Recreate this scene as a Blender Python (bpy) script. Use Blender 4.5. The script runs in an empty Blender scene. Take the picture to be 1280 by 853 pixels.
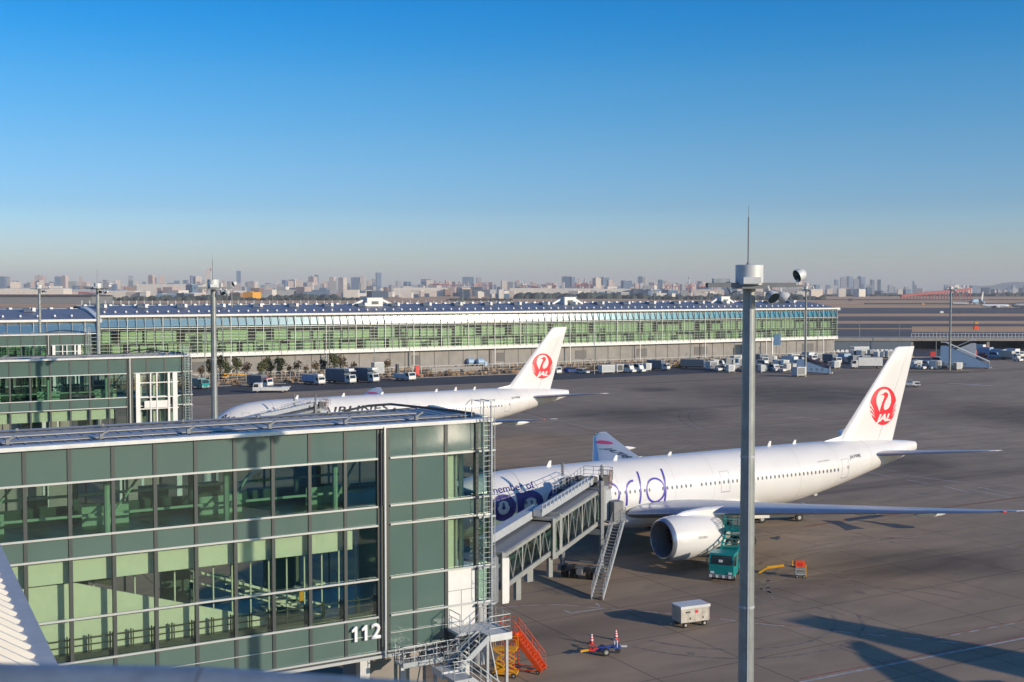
import bpy, bmesh, math, random
from mathutils import Vector, Matrix
R = math.radians
random.seed(7)
scene = bpy.context.scene
COL = scene.collection
TH = R(29.738)                       # heading of the terminal piers and the parked jets
CT, ST = math.cos(TH), math.sin(TH)
FOC, CAMH = 1465.7, 25.0
PITCH = math.atan((426.5 - 362.5) / FOC)

# ------------------------------------------------------------------ camera
cd = bpy.data.cameras.new('camera'); cam = bpy.data.objects.new('camera', cd); COL.objects.link(cam)
cam.location = (0, 0, CAMH); cam.rotation_euler = (math.pi / 2 - PITCH, 0, 0)
cd.sensor_width = 36; cd.lens = 36 * FOC / 1280; cd.clip_start = 0.1; cd.clip_end = 120000
cd.dof.use_dof = True; cd.dof.focus_distance = 110; cd.dof.aperture_fstop = 5.6
scene.camera = cam
# ------------------------------------------------------------------ sky + sun
SUN_EL, SUN_AZ = R(15.6), R(122.5)
world = bpy.data.worlds.new('World'); scene.world = world; world.use_nodes = True
nt = world.node_tree; bg = nt.nodes['Background']
sky = nt.nodes.new('ShaderNodeTexSky'); sky.sky_type = 'NISHITA'; sky.sun_disc = False
sky.sun_elevation = SUN_EL; sky.sun_rotation = SUN_AZ; sky.altitude = 0; sky.air_density = 1.0; sky.dust_density = 0.8; sky.ozone_density = 3.5
hs = nt.nodes.new('ShaderNodeHueSaturation'); hs.inputs['Saturation'].default_value = 1.35; hs.inputs['Hue'].default_value = 0.512
nt.links.new(sky.outputs[0], hs.inputs['Color'])
# colour grade of the air by elevation: clearer and bluer higher up
wtc = nt.nodes.new('ShaderNodeTexCoord'); wsx = nt.nodes.new('ShaderNodeSeparateXYZ'); wrp = nt.nodes.new('ShaderNodeValToRGB'); wmx = nt.nodes.new('ShaderNodeMix')
nt.links.new(wtc.outputs['Generated'], wsx.inputs[0]); nt.links.new(wsx.outputs['Z'], wrp.inputs[0])
cr = wrp.color_ramp
for i_, (p_, c_) in enumerate(((0,(.76,.67,.80)),(.03,(.55,.55,.72)),(.07,(.37,.455,.60)),(.12,(.36,.49,.55)),(.172,(.27,.52,.55)),(.205,(.12,.51,.56)),(.238,(.010,.50,.57)),(.45,(.50,.52,.53)))):
    e_ = cr.elements[i_] if i_ < 2 else cr.elements.new(p_); e_.position = p_; e_.color = (*c_, 1)
wmx.data_type = 'RGBA'; wmx.blend_type = 'MULTIPLY'; wmx.inputs[0].default_value = 1
nt.links.new(hs.outputs[0], wmx.inputs[6]); nt.links.new(wrp.outputs[0], wmx.inputs[7]); nt.links.new(wmx.outputs[2], bg.inputs[0])
bg.inputs[1].default_value = 0.15
wsc = nt.nodes.new('ShaderNodeVectorMath'); wsc.operation = 'SCALE'; wsc.inputs['Scale'].default_value = 1.6; nt.links.new(wmx.outputs[2], wsc.inputs[0]); nt.links.new(wsc.outputs[0], bg.inputs[0])
sd = bpy.data.lights.new('sun', 'SUN'); sun = bpy.data.objects.new('sun', sd); COL.objects.link(sun)
sd.energy = 3.6; sd.angle = R(0.5); sd.color = (1.0, 0.84, 0.66)
sv = Vector((math.sin(SUN_AZ) * math.cos(SUN_EL), math.cos(SUN_AZ) * math.cos(SUN_EL), math.sin(SUN_EL)))
sun.rotation_euler = sv.to_track_quat('Z', 'Y').to_euler()
scene.view_settings.view_transform = 'Standard'; scene.view_settings.look = 'None'
scene.view_settings.gamma = 1; scene.view_settings.use_curve_mapping = False
scene.view_settings.exposure = 0.25
try:
    scene.cycles.max_bounces = 8; scene.cycles.transparent_max_bounces = 16; scene.cycles.volume_bounces = 0
    scene.cycles.diffuse_bounces = 2; scene.cycles.glossy_bounces = 3; scene.cycles.use_denoising = True
    scene.cycles.caustics_reflective = False; scene.cycles.caustics_refractive = False
    scene.cycles.sample_clamp_indirect = 4
except Exception: pass

# ------------------------------------------------------------------ helpers
def at(px, py, z=0.0):
    """a photo pixel to the point at height z"""
    c, s = math.cos(PITCH), math.sin(PITCH); U = (426.5 - py) / FOC
    d = ((px - 640) / FOC, c + U * s, -s + U * c); k = (z - CAMH) / d[2]
    return Vector((d[0] * k, d[1] * k, z))
def ab(a, b, z=0.0): return Vector((a * CT - b * ST, a * ST + b * CT, z))

class MB:
    def __init__(s): s.v = []; s.f = []
    def add(s, vs, fs):
        n = len(s.v); s.v += [tuple(v) for v in vs]; s.f += [tuple(n + i for i in f) for f in fs]; return s
    def box(s, x0, x1, y0, y1, z0, z1, top=None):
        t = top or (x0, x1, y0, y1)
        vs = [(x0,y0,z0),(x1,y0,z0),(x1,y1,z0),(x0,y1,z0),(t[0],t[2],z1),(t[1],t[2],z1),(t[1],t[3],z1),(t[0],t[3],z1)]
        return s.add(vs, [(0,3,2,1),(4,5,6,7),(0,1,5,4),(1,2,6,5),(2,3,7,6),(3,0,4,7)])
    def quad(s, a, b, c, d): return s.add([a, b, c, d], [(0,1,2,3)])
    def poly(s, pts): return s.add(pts, [tuple(range(len(pts)))])
    def tube(s, p, q, r, r2=None, n=8, caps=True):
        p, q = Vector(p), Vector(q); d = q - p
        if d.length < 1e-6: return s
        r2 = r if r2 is None else r2; d.normalize()
        a = d.orthogonal().normalized(); b = d.cross(a); vs = []
        for (c, rr) in ((p, r), (q, r2)):
            for i in range(n):
                t = 2 * math.pi * i / n; vs.append(c + a * math.cos(t) * rr + b * math.sin(t) * rr)
        fs = [(i, (i + 1) % n, n + (i + 1) % n, n + i) for i in range(n)]
        if caps: fs += [tuple(range(n))[::-1], tuple(range(n, 2 * n))]
        return s.add(vs, fs)
    def bar(s, p, q, w, h=None):
        """square section bar"""
        p, q = Vector(p), Vector(q); d = (q - p)
        if d.length < 1e-6: return s
        d.normalize(); h = h or w
        up = Vector((0,0,1)) if abs(d.z) < .95 else Vector((0,1,0))
        a = d.cross(up).normalized() * w / 2; b = a.cross(d).normalized() * h / 2; vs = []
        for c in (p, q): vs += [c - a - b, c + a - b, c + a + b, c - a + b]
        return s.add(vs, [(0,3,2,1),(4,5,6,7),(0,1,5,4),(1,2,6,5),(2,3,7,6),(3,0,4,7)])
    def path(s, pts, r, n=6):
        for p, q in zip(pts, pts[1:]): s.tube(p, q, r, n=n)
        return s
    def prism_y(s, pts, y0, y1):
        """x,z outline pushed along y"""
        n = len(pts); vs = [(x, y0, z) for x, z in pts] + [(x, y1, z) for x, z in pts]
        return s.add(vs, [tuple(range(n)), tuple(range(n, 2 * n))[::-1]] + [(i, i + n, (i + 1) % n + n, (i + 1) % n) for i in range(n)])
    def prism_z(s, pts, z0, z1):
        n = len(pts); vs = [(x, y, z0) for x, y in pts] + [(x, y, z1) for x, y in pts]
        return s.add(vs, [tuple(range(n))[::-1], tuple(range(n, 2 * n))] + [(i, (i + 1) % n, (i + 1) % n + n, i + n) for i in range(n)])
    def rings(s, rings, cap0=True, cap1=True):
        n = len(rings[0]); vs = [p for r in rings for p in r]; fs = []
        for k in range(len(rings) - 1):
            for i in range(n):
                fs.append((k*n + i, (k+1)*n + i, (k+1)*n + (i+1) % n, k*n + (i+1) % n))
        if cap0: fs.append(tuple(range(n)))
        if cap1: fs.append(tuple(range((len(rings)-1)*n, len(rings)*n))[::-1])
        return s.add(vs, fs)
    def lathe_x(s, prof, c=(0,0,0), n=32, sy=1, sz=1):
        rg = [[(c[0] + x, c[1] + r*sy*math.cos(2*math.pi*i/n), c[2] + r*sz*math.sin(2*math.pi*i/n)) for i in range(n)] for x, r in prof]
        return s.rings(rg, False, False)
    def lathe_z(s, prof, c=(0,0,0), n=16):
        rg = [[(c[0] + r*math.cos(2*math.pi*i/n), c[1] + r*math.sin(2*math.pi*i/n), c[2] + z) for i in range(n)] for z, r in prof]
        return s.rings(rg, True, True)
    def wheel(s, x, y, r, w, n=16):
        return s.tube((x, y - w/2, r), (x, y + w/2, r), r, n=n)

def mesh_of(name, mb, mat, smooth=False):
    me = bpy.data.meshes.new(name); me.from_pydata(mb.v, [], mb.f)
    bm = bmesh.new(); bm.from_mesh(me); bmesh.ops.recalc_face_normals(bm, faces=bm.faces); bm.to_mesh(me); bm.free()
    if smooth: me.shade_smooth(); me.set_sharp_from_angle(angle=R(38))
    me.materials.append(mat); me.update(); return me
def obj(name, mb, mat, parent=None, smooth=False, label=None):
    me = mb if isinstance(mb, bpy.types.Mesh) else mesh_of(name, mb, mat, smooth)
    o = bpy.data.objects.new(name, me); COL.objects.link(o)
    if parent: o.parent = parent
    if label: o['label'] = label
    return o
def thing(name, label, cat, loc=(0,0,0), rz=0.0, group=None):
    o = bpy.data.objects.new(name, None); COL.objects.link(o); o.location = loc; o.rotation_euler = (0,0,rz); o.empty_display_size = .3
    return tag(o, label, cat, group)
def tag(o, label, cat, group=None):
    o['label'] = label; o['category'] = cat
    if group: o['group'] = group
    return o
def each(name, boxes, m, parent):
    for b_ in boxes: obj(name, MB().box(*b_), m, parent)
def struct(name, mb, mat, smooth=False, kind='structure'):
    o = obj(name, mb, mat, None, smooth); o['kind'] = kind; return o
def kids(o): return [c for c in COL.objects if c.parent == o]
KID = {}
def dup(root, loc=None, rz=None, label=None, group=None):
    def rec(o, par):
        c = o.copy(); COL.objects.link(c)
        if par: c.parent = par
        ch = KID.get(o.name)
        if ch is None: ch = KID[o.name] = kids(o)
        for k in ch: rec(k, c)
        return c
    r = rec(root, None)
    if loc is not None: r.location = loc
    if rz is not None: r.rotation_euler = (0,0,rz)
    if label: r['label'] = label
    if group: r['group'] = group
    return r

# ------------------------------------------------------------------ materials
def mat(name, col, rough=.6, metal=0.0, noise=0.0, nscale=3.0, bump=0.0, spec=.5, coat=0.0):
    m = bpy.data.materials.new(name); m.use_nodes = True; t = m.node_tree; b = t.nodes['Principled BSDF']
    b.inputs['Base Color'].default_value = (*col, 1); b.inputs['Roughness'].default_value = rough; b.inputs['Metallic'].default_value = metal
    b.inputs['Specular IOR Level'].default_value = spec
    if coat: b.inputs['Coat Weight'].default_value = coat; b.inputs['Coat Roughness'].default_value = .06
    if noise or bump:
        tc = t.nodes.new('ShaderNodeTexCoord'); nz = t.nodes.new('ShaderNodeTexNoise'); nz.inputs['Scale'].default_value = nscale; nz.inputs['Detail'].default_value = 5
        t.links.new(tc.outputs['Object'], nz.inputs['Vector'])
        if noise:
            rp = t.nodes.new('ShaderNodeValToRGB'); rp.color_ramp.elements[0].position = .3; rp.color_ramp.elements[1].position = .7
            rp.color_ramp.elements[0].color = (*[c * (1 - noise) for c in col], 1); rp.color_ramp.elements[1].color = (*[min(1, c * (1 + noise)) for c in col], 1)
            t.links.new(nz.outputs['Fac'], rp.inputs['Fac']); t.links.new(rp.outputs[0], b.inputs['Base Color'])
        if bump:
            bp = t.nodes.new('ShaderNodeBump'); bp.inputs['Strength'].default_value = bump; bp.inputs['Distance'].default_value = .05
            t.links.new(nz.outputs['Fac'], bp.inputs['Height']); t.links.new(bp.outputs[0], b.inputs['Normal'])
    return m
def glass(name, tint, refl=.04, rough=.01, gc=(.85,.95,.92)):
    m = bpy.data.materials.new(name); m.use_nodes = True; t = m.node_tree; t.nodes.clear()
    out = t.nodes.new('ShaderNodeOutputMaterial'); mx = t.nodes.new('ShaderNodeMixShader'); tr = t.nodes.new('ShaderNodeBsdfTransparent'); gl = t.nodes.new('ShaderNodeBsdfGlossy')
    tr.inputs[0].default_value = (*tint, 1); gl.inputs['Roughness'].default_value = rough; gl.inputs[0].default_value = (*gc, 1)
    fr = t.nodes.new('ShaderNodeFresnel'); ge = t.nodes.new('ShaderNodeNewGeometry'); io = t.nodes.new('ShaderNodeMapRange'); io.inputs['To Min'].default_value = 1.5; io.inputs['To Max'].default_value = 1/1.5
    t.links.new(ge.outputs['Backfacing'], io.inputs[0]); t.links.new(io.outputs[0], fr.inputs[0])
    ad = t.nodes.new('ShaderNodeMath'); ad.operation = 'ADD'; ad.use_clamp = True; ad.inputs[1].default_value = refl
    t.links.new(fr.outputs[0], ad.inputs[0]); t.links.new(ad.outputs[0], mx.inputs[0]); t.links.new(tr.outputs[0], mx.inputs[1]); t.links.new(gl.outputs[0], mx.inputs[2]); t.links.new(mx.outputs[0], out.inputs[0])
    return m
M = dict(
 jet_white = mat('jet_white', (.74,.72,.70), .28, noise=.03, nscale=.35, coat=.3),
 jet_grey = mat('jet_grey', (.48,.50,.53), .4, noise=.06, nscale=.6),
 jet_bare = mat('jet_bare_metal', (.42,.46,.52), .3, .7, noise=.05, nscale=1.5),
 jet_dark = mat('jet_dark', (.02,.022,.025), .5),
 jet_window = mat('jet_window', (.13,.14,.17), .2),
 red = mat('logo_red', (.72,.012,.03), .4),
 hinomaru = mat('flag_red', (.62,.02,.08), .4),
 navy = mat('title_navy', (.022,.018,.20), .4),
 violet = mat('title_violet', (.065,.045,.36), .4),
 black = mat('title_black', (.02,.02,.025), .4),
 seam = mat('panel_seam', (.50,.49,.47), .5),
 grey_line = mat('door_line', (.35,.34,.33), .5),
 rubber = mat('rubber', (.018,.018,.018), .8, noise=.2),
 hub = mat('wheel_hub', (.45,.45,.45), .4, .5),
 steel = mat('galvanised_steel', (.42,.45,.46), .45, .35, noise=.12, nscale=4),
 steel_lt = mat('light_steel', (.62,.63,.62), .5, .1, noise=.08, nscale=2),
 mast = mat('mast_paint', (.29,.31,.30), .42, .25, noise=.16, nscale=1.6),
 white = mat('white_paint', (.74,.73,.70), .45, noise=.06, nscale=1.3),
 cream = mat('cream_panel', (.66,.63,.58), .5, noise=.06, nscale=.8),
 dirty = mat('dusty_aluminium', (.50,.47,.42), .45, .25, noise=.15, nscale=1.6),
 ltgrey = mat('light_grey_paint', (.42,.44,.46), .5, noise=.08),
 midgrey = mat('mid_grey_paint', (.20,.21,.22), .55, noise=.1),
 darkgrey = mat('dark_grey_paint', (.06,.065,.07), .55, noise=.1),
 frame = mat('dark_mullion', (.075,.085,.085), .4, .3),
 transom = mat('silver_transom', (.52,.54,.53), .4, .35),
 spandrel = mat('green_spandrel_glass', (.100,.158,.138), .08, noise=.08, nscale=.25, spec=.8, bump=.12),
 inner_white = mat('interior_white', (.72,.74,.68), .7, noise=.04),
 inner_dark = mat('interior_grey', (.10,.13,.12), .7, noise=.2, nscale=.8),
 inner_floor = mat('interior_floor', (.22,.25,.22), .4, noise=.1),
 clear = glass('tinted_glass', (.64,.79,.70), .05),
 clear2 = glass('pale_tinted_glass', (.85,.915,.83), .03),
 clear_far = glass('far_green_glass', (.79,.89,.76), .03),
 sky_glass = glass('coated_glass', (.55,.66,.66), .30, .12, (.82,.86,.86)),
 roof = mat('roof_metal', (.27,.30,.36), .38, .5, noise=.12, nscale=.5),
 roof_walk = mat('roof_walkway', (.40,.39,.37), .7, noise=.15, nscale=1),
 solar = mat('dark_roof_sheet', (.20,.215,.26), .5, .1, noise=.15, nscale=.2),
 bridge = mat('bridge_paint', (.30,.31,.29), .5, noise=.12, nscale=.8),
 bridge_glass = glass('bridge_glass', (.42,.58,.50), .05),
 conc = mat('concrete_wall', (.30,.28,.26), .85, noise=.12, nscale=.4),
 louver = mat('grey_louvre', (.15,.145,.14), .7, noise=.15),
 orange = mat('orange_paint', (.80,.09,.015), .45, noise=.08),
 yellow = mat('yellow_paint', (.75,.36,.015), .45, noise=.1),
 teal = mat('teal_paint', (.0,.26,.25), .35, noise=.06, coat=.2),
 blue = mat('blue_paint', (.02,.06,.28), .4, noise=.08),
 ltblue = mat('pale_blue_paint', (.32,.46,.62), .45, noise=.08),
 redpaint = mat('red_paint', (.60,.03,.025), .45, noise=.08),
 maroon = mat('maroon_canopy', (.07,.03,.04), .7),
 windscreen = mat('windscreen', (.02,.03,.035), .08, spec=.8),
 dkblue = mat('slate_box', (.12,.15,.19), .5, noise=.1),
 bark = mat('bark', (.08,.06,.045), .9, noise=.2),
 leaf_a = mat('pine_foliage', (.085,.092,.035), .8, noise=.35, nscale=2),
 leaf_b = mat('brown_foliage', (.14,.10,.052), .85, noise=.35, nscale=2),
 tan = mat('dry_grass', (.30,.20,.115), .95, noise=.25, nscale=.15),
 woods = mat('far_woods', (.05,.065,.055), .9, noise=.3, nscale=.02),
 signblue = mat('sign_blue', (.01,.09,.22), .4),
 reflw = mat('cone_white', (.8,.8,.8), .5),
 rust = mat('runway_pier_red', (.34,.08,.07), .7, noise=.15, nscale=.05),
 brownearth = mat('brown_roof', (.20,.09,.06), .9, noise=.2, nscale=.1),
)
def apron_mat():
    m = bpy.data.materials.new('apron_concrete'); m.use_nodes = True; t = m.node_tree; b = t.nodes['Principled BSDF']
    N = t.nodes.new; L = t.links.new
    tc = N('ShaderNodeTexCoord'); mp = N('ShaderNodeMapping'); mp.inputs['Rotation'].default_value = (0, 0, -TH); L(tc.outputs['Object'], mp.inputs[0])
    def noise(scale, det, stretch=None, dist=0):
        n = N('ShaderNodeTexNoise'); n.inputs['Scale'].default_value = scale; n.inputs['Detail'].default_value = det; n.inputs['Distortion'].default_value = dist
        if stretch:
            s = N('ShaderNodeMapping'); s.inputs['Scale'].default_value = stretch; L(mp.outputs[0], s.inputs[0]); L(s.outputs[0], n.inputs['Vector'])
        else: L(mp.outputs[0], n.inputs['Vector'])
        return n
    n1 = noise(.02, 4, (.35, 1.2, 1), .5); n2 = noise(.3, 6, (.5, 1.4, 1), .6); n3 = noise(8, 3)
    def ramp(n, p0, c0, p1, c1):
        r = N('ShaderNodeValToRGB'); r.color_ramp.elements[0].position = p0; r.color_ramp.elements[0].color = (*c0, 1); r.color_ramp.elements[1].position = p1; r.color_ramp.elements[1].color = (*c1, 1); L(n.outputs[0], r.inputs[0]); return r
    r1 = ramp(n1, .35, (.310,.232,.158), .62, (.400,.300,.203)); r2 = ramp(n2, .3, (.80,.80,.80), .72, (1.12,1.1,1.08)); r3 = ramp(n3, .2, (.93,.93,.93), .8, (1.06,1.06,1.06))
    br = N('ShaderNodeTexBrick'); br.inputs['Scale'].default_value = 1; br.inputs['Brick Width'].default_value = 7.5; br.inputs['Row Height'].default_value = 7.5; br.offset = 0
    br.inputs['Mortar Size'].default_value = .07; br.inputs['Mortar Smooth'].default_value = .3; br.inputs['Color1'].default_value = (1,1,1,1); br.inputs['Color2'].default_value = (.93,.925,.92,1); br.inputs['Mortar'].default_value = (.52,.52,.53,1)
    L(mp.outputs[0], br.inputs['Vector'])
    def mul(a, c):
        x = N('ShaderNodeMix'); x.data_type = 'RGBA'; x.blend_type = 'MULTIPLY'; x.inputs[0].default_value = 1; L(a, x.inputs[6]); L(c, x.inputs[7]); return x.outputs[2]
    o = mul(mul(mul(r1.outputs[0], r2.outputs[0]), r3.outputs[0]), br.outputs[0])
    # long dark tyre and jet-blast streaks
    n4 = noise(.05, 3, (.14, 2.2, 1), .3); r4 = ramp(n4, .56, (1,1,1), .72, (.62,.60,.62)); o = mul(o, r4.outputs[0])
    L(o, b.inputs['Base Color']); b.inputs['Roughness'].default_value = .85
    bp = N('ShaderNodeBump'); bp.inputs['Strength'].default_value = .15; bp.inputs['Distance'].default_value = .02; L(n3.outputs[0], bp.inputs['Height']); L(bp.outputs[0], b.inputs['Normal'])
    return m
M['apron'] = apron_mat()
M['asphalt'] = mat('asphalt', (.060,.060,.066), .85, noise=.22, nscale=.08)
M['taxiway'] = mat('taxiway_asphalt', (.12,.105,.10), .9, noise=.22, nscale=.02)
M['field'] = mat('dry_airfield_grass', (.64,.37,.18), .95, noise=.2, nscale=.006)
M['paint_white'] = mat('worn_white_line', (.44,.42,.40), .8, noise=.3, nscale=1.5)
M['paint_red'] = mat('worn_red_line', (.30,.10,.085), .8, noise=.3, nscale=1.5)
M['paint_orange'] = mat('worn_orange_line', (.27,.115,.06), .8, noise=.25, nscale=.8)
M['dark_mark'] = mat('charcoal_mark', (.055,.055,.062), .6, noise=.3, nscale=.7)
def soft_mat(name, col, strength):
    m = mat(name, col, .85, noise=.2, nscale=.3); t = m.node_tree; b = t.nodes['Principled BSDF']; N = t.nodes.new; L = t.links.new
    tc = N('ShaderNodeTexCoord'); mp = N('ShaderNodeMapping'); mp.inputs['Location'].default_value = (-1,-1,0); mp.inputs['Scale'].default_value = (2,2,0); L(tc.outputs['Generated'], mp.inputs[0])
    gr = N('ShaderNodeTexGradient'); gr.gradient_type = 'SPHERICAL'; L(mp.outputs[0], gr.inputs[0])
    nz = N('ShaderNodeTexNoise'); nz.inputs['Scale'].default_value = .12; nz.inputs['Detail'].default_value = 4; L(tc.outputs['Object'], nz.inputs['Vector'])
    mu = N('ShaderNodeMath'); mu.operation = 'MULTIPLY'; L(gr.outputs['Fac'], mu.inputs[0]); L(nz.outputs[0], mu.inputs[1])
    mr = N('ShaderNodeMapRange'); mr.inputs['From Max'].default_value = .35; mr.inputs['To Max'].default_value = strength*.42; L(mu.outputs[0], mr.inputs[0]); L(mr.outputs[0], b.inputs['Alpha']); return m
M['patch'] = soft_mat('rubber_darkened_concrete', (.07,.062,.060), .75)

# ------------------------------------------------------------------ ground
g = MB(); S = 60000; g.quad((-S,-S,-.2),(S,-S,-.2),(S,S,-.2),(-S,S,-.2)); struct('ground', g, M['field'])
def sheet(name, pts, z, m, kind='structure'):
    mb = MB(); mb.poly([(p[0], p[1], z) for p in pts]); return struct(name, mb, m)
def abrect(a0, a1, b0, b1): return [ab(a0,b0), ab(a1,b0), ab(a1,b1), ab(a0,b1)]
sheet('apron', abrect(-160, 900, -140, 276), 0.0, M['apron'])
sheet('service_road', abrect(-160, 900, 276, 301), -.004, M['asphalt'])
# grass verge and airfield strips
sheet('grass_verge', abrect(-160, 352, 301.3, 420), -.01, M['tan'])
sheet('service_yard', abrect(352, 900, 301, 372), -.012, M['asphalt'])
k = MB(); k.box(-160, 900, 301.0, 301.3, -.05, .13)
ke = struct('kerb', k, M['conc']); ke.rotation_euler = (0,0,TH)
def strip(y0, y1, x0, x1, m, name='taxiway', z=-.1):
    p = [at(x0, y0), at(x1, y0), at(x1, y1), at(x0, y1)]
    sheet(name, p, z, m)
for (y0, y1, x0, x1) in ((385,392,-400,1900),(395.5,401,1020,1900),(404.6,410,1000,1140),(404.6,408,1140,1900),(411.5,450,1000,1140),(414.8,450,1140,1900),(378.8,380.5,1080,1900),(374.2,375.4,900,1500),(397,399,1080,1250)):
    strip(y0, y1, x0, x1, M['taxiway'], z=-.1 - .004 * (y0 % 5))
# painted lines
def line(name, pts, w, m, z=.004, dash=None):
    mb = MB()
    for p, q in zip(pts, pts[1:]):
        d = (q - p); L = d.length; d.normalize(); n = Vector((-d.y, d.x, 0)) * w / 2; t = 0
        while t < L:
            e = min(L, t + (dash[0] if dash else L)); a, b = p + d * t, p + d * e
            mb.quad((*(a - n).xy, z), (*(b - n).xy, z), (*(b + n).xy, z), (*(a + n).xy, z)); t = e + (dash[1] if dash else 1)
    return struct(name, mb, m)
line('taxi_line', [ab(88, 91.5), ab(420, 91.0)], .45, M['paint_orange'])
line('taxi_line', [ab(100, 168.8), ab(420, 168.5)], .4, M['paint_orange'])
line('taxi_line', [at(600,500), at(760,545), at(1010,560)], .3, M['paint_orange'])
line('apron_line', [at(1000,853), at(1280,798), at(1420,772)], .22, M['paint_white'])
line('apron_line', [at(1000,848.5), at(1280,795), at(1420,769.5)], .14, M['paint_red'])
line('apron_line', [at(862,769), at(960,781), at(1220,806)], .15, M['paint_white'], dash=(1.2,1.2))
line('apron_line', [at(862,767.5), at(960,779.5), at(1220,804)], .10, M['paint_red'])
line('apron_line', [at(1165,799), at(1280,777), at(1400,755)], .15, M['paint_white'], dash=(1.0,.9))
line('apron_line', [at(1165,797), at(1280,775), at(1400,753)], .10, M['paint_red'])
line('apron_line', [at(625,760), at(652,757), at(700,756), at(862,769)], .14, M['paint_white'], dash=(1.5,.6))
line('apron_line', [at(625,758.5), at(652,755.5), at(700,754.5), at(862,767.5)], .08, M['paint_red'])
line('stand_marking', [at(705,763), at(714,766.5), at(752,761), at(745,754)], .18, M['paint_white'])
for (p0, p1) in (((1133,600),(1160,604)),((1180,608),(1212,616)),((1210,612),(1235,616)),((1222,609),(1270,618)),((1232,616),(1265,622)),((1120,593),(1200,603)),((1085,590),(1113,596)),((870,700),(905,704))):
    line('stand_marking', [at(*p0), at(*p1)], .25, M['paint_white'])
line('stand_marking', [at(760,572+6), at(905,578)], .18, M['paint_white'])
line('stand_marking', [at(1186,479), at(1240,482.5)], 1.6, M['paint_white'])
for (p0, p1) in (((655,528),(735,524)),((735,515),(757,518)),((1000,556),(1120,590)),((820,520),(880,536)),((640,515),(800,548)),((1180,450),(1330,462))):
    line('stand_marking', [at(*p0), at(*p1)], .16, M['paint_white'], z=.006)
def blob(pts, m=M['dark_mark'], z=.008, jit=.35):  # flat dark shapes with jittered outlines laid over the concrete
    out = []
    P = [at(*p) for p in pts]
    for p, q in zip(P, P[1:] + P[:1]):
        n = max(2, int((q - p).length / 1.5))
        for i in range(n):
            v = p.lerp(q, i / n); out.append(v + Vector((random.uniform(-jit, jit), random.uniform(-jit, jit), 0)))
    sheet('dark_mark', out, z, m)
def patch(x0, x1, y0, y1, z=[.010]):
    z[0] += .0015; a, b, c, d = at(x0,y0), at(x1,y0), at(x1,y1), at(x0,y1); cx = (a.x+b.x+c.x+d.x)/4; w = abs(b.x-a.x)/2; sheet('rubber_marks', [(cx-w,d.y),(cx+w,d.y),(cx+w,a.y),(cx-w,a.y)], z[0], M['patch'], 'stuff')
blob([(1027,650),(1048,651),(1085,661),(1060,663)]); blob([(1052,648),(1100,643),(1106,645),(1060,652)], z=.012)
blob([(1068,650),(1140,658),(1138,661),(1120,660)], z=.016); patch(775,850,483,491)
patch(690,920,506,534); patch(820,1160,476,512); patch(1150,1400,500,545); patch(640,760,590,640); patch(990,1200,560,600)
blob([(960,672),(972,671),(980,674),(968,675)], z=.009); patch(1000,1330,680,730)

# tyre marks left by turning tugs and jets
M['tyre'] = mat('tyre_mark', (.245,.195,.148), .85, noise=.35, nscale=1.2)
rt = random.Random(3)
def tyre(cx, cy, r, a0, a1, w=.28, gap=2.0):
    for dr in (0, gap):
        line('tyre_marks', [ab(cx + (r+dr)*math.cos(R(a0+(a1-a0)*i/26)), cy + (r+dr)*math.sin(R(a0+(a1-a0)*i/26))) for i in range(27)], w, M['tyre'], z=.0065)
for args in ((96,70,30,110,190),(58,70,9,200,330),(120,120,45,180,250),(150,95,60,120,175),(90,150,50,-40,40),(140,160,38,200,290),(200,140,70,100,160),(66,62,12,0,90),(84,60,22,70,150),(180,210,60,230,300)): tyre(*args)
for k in range(26):
    a_, b_ = rt.uniform(50,150), rt.uniform(58,150); p = ab(a_, b_); r = rt.uniform(.25,.9); mb = MB(); mb.poly([(p.x + r*rt.uniform(.6,1.2)*math.cos(2*math.pi*i/12), p.y + r*rt.uniform(.6,1.2)*math.sin(2*math.pi*i/12), .007) for i in range(12)]); struct('oil_spot', mb, M['tyre'])
# ------------------------------------------------------------------ jet airliner
SEC = [(0,.05,4.72,4.62),(.4,.72,5.4,4.0),(1.2,1.3,6.1,3.5),(2.4,1.9,6.95,3.1),(4,2.42,7.75,2.75),(6,2.85,8.25,2.55),(8.5,3.05,8.5,2.5),(11,3.1,8.58,2.48),(25,3.1,8.66,2.5),(40,3.1,8.7,2.5),(44,3.08,8.7,2.75),(48,2.9,8.68,3.45),(52,2.45,8.58,4.3),(56,1.8,8.4,5.2),(59.5,1.1,8.15,5.95),(61.5,.62,7.95,6.45),(62.6,.36,7.8,6.75)]
def interp(x, col):
    if x <= SEC[0][0]: return SEC[0][col]
    for i in range(len(SEC) - 1):
        a, b = SEC[i], SEC[i+1]
        if x <= b[0]:
            p, n = SEC[max(i-1,0)], SEC[min(i+2,len(SEC)-1)]; h = b[0] - a[0]; t = (x - a[0]) / h
            m0 = (b[col]-p[col])/(b[0]-p[0]) if b[0] > p[0] and i > 0 else (b[col]-a[col])/h
            m1 = (n[col]-a[col])/(n[0]-a[0]); d = (b[col]-a[col])/h
            if d == 0: m0 = m1 = 0
            elif i > 0:
                if m0*d < 0: m0 = 0
                if m1*d < 0: m1 = 0
            if i == 0: m0 = 3*d
            if i == 0 or abs(m0) > 3*abs(d): m0 = 3*d if i == 0 else max(-3*abs(d), min(3*abs(d), m0))
            return (2*t**3-3*t*t+1)*a[col] + (t**3-2*t*t+t)*h*m0 + (-2*t**3+3*t*t)*b[col] + (t**3-t*t)*h*m1
    return SEC[-1][col]
def fus(s, ph, off=0.0, side=-1):
    ry, zt, zb = interp(s,1), interp(s,2), interp(s,3); zc, rz = (zt+zb)/2, (zt-zb)/2
    return Vector((s, side*(ry+off)*math.cos(ph), zc + (rz+off)*math.sin(ph)))
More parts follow.
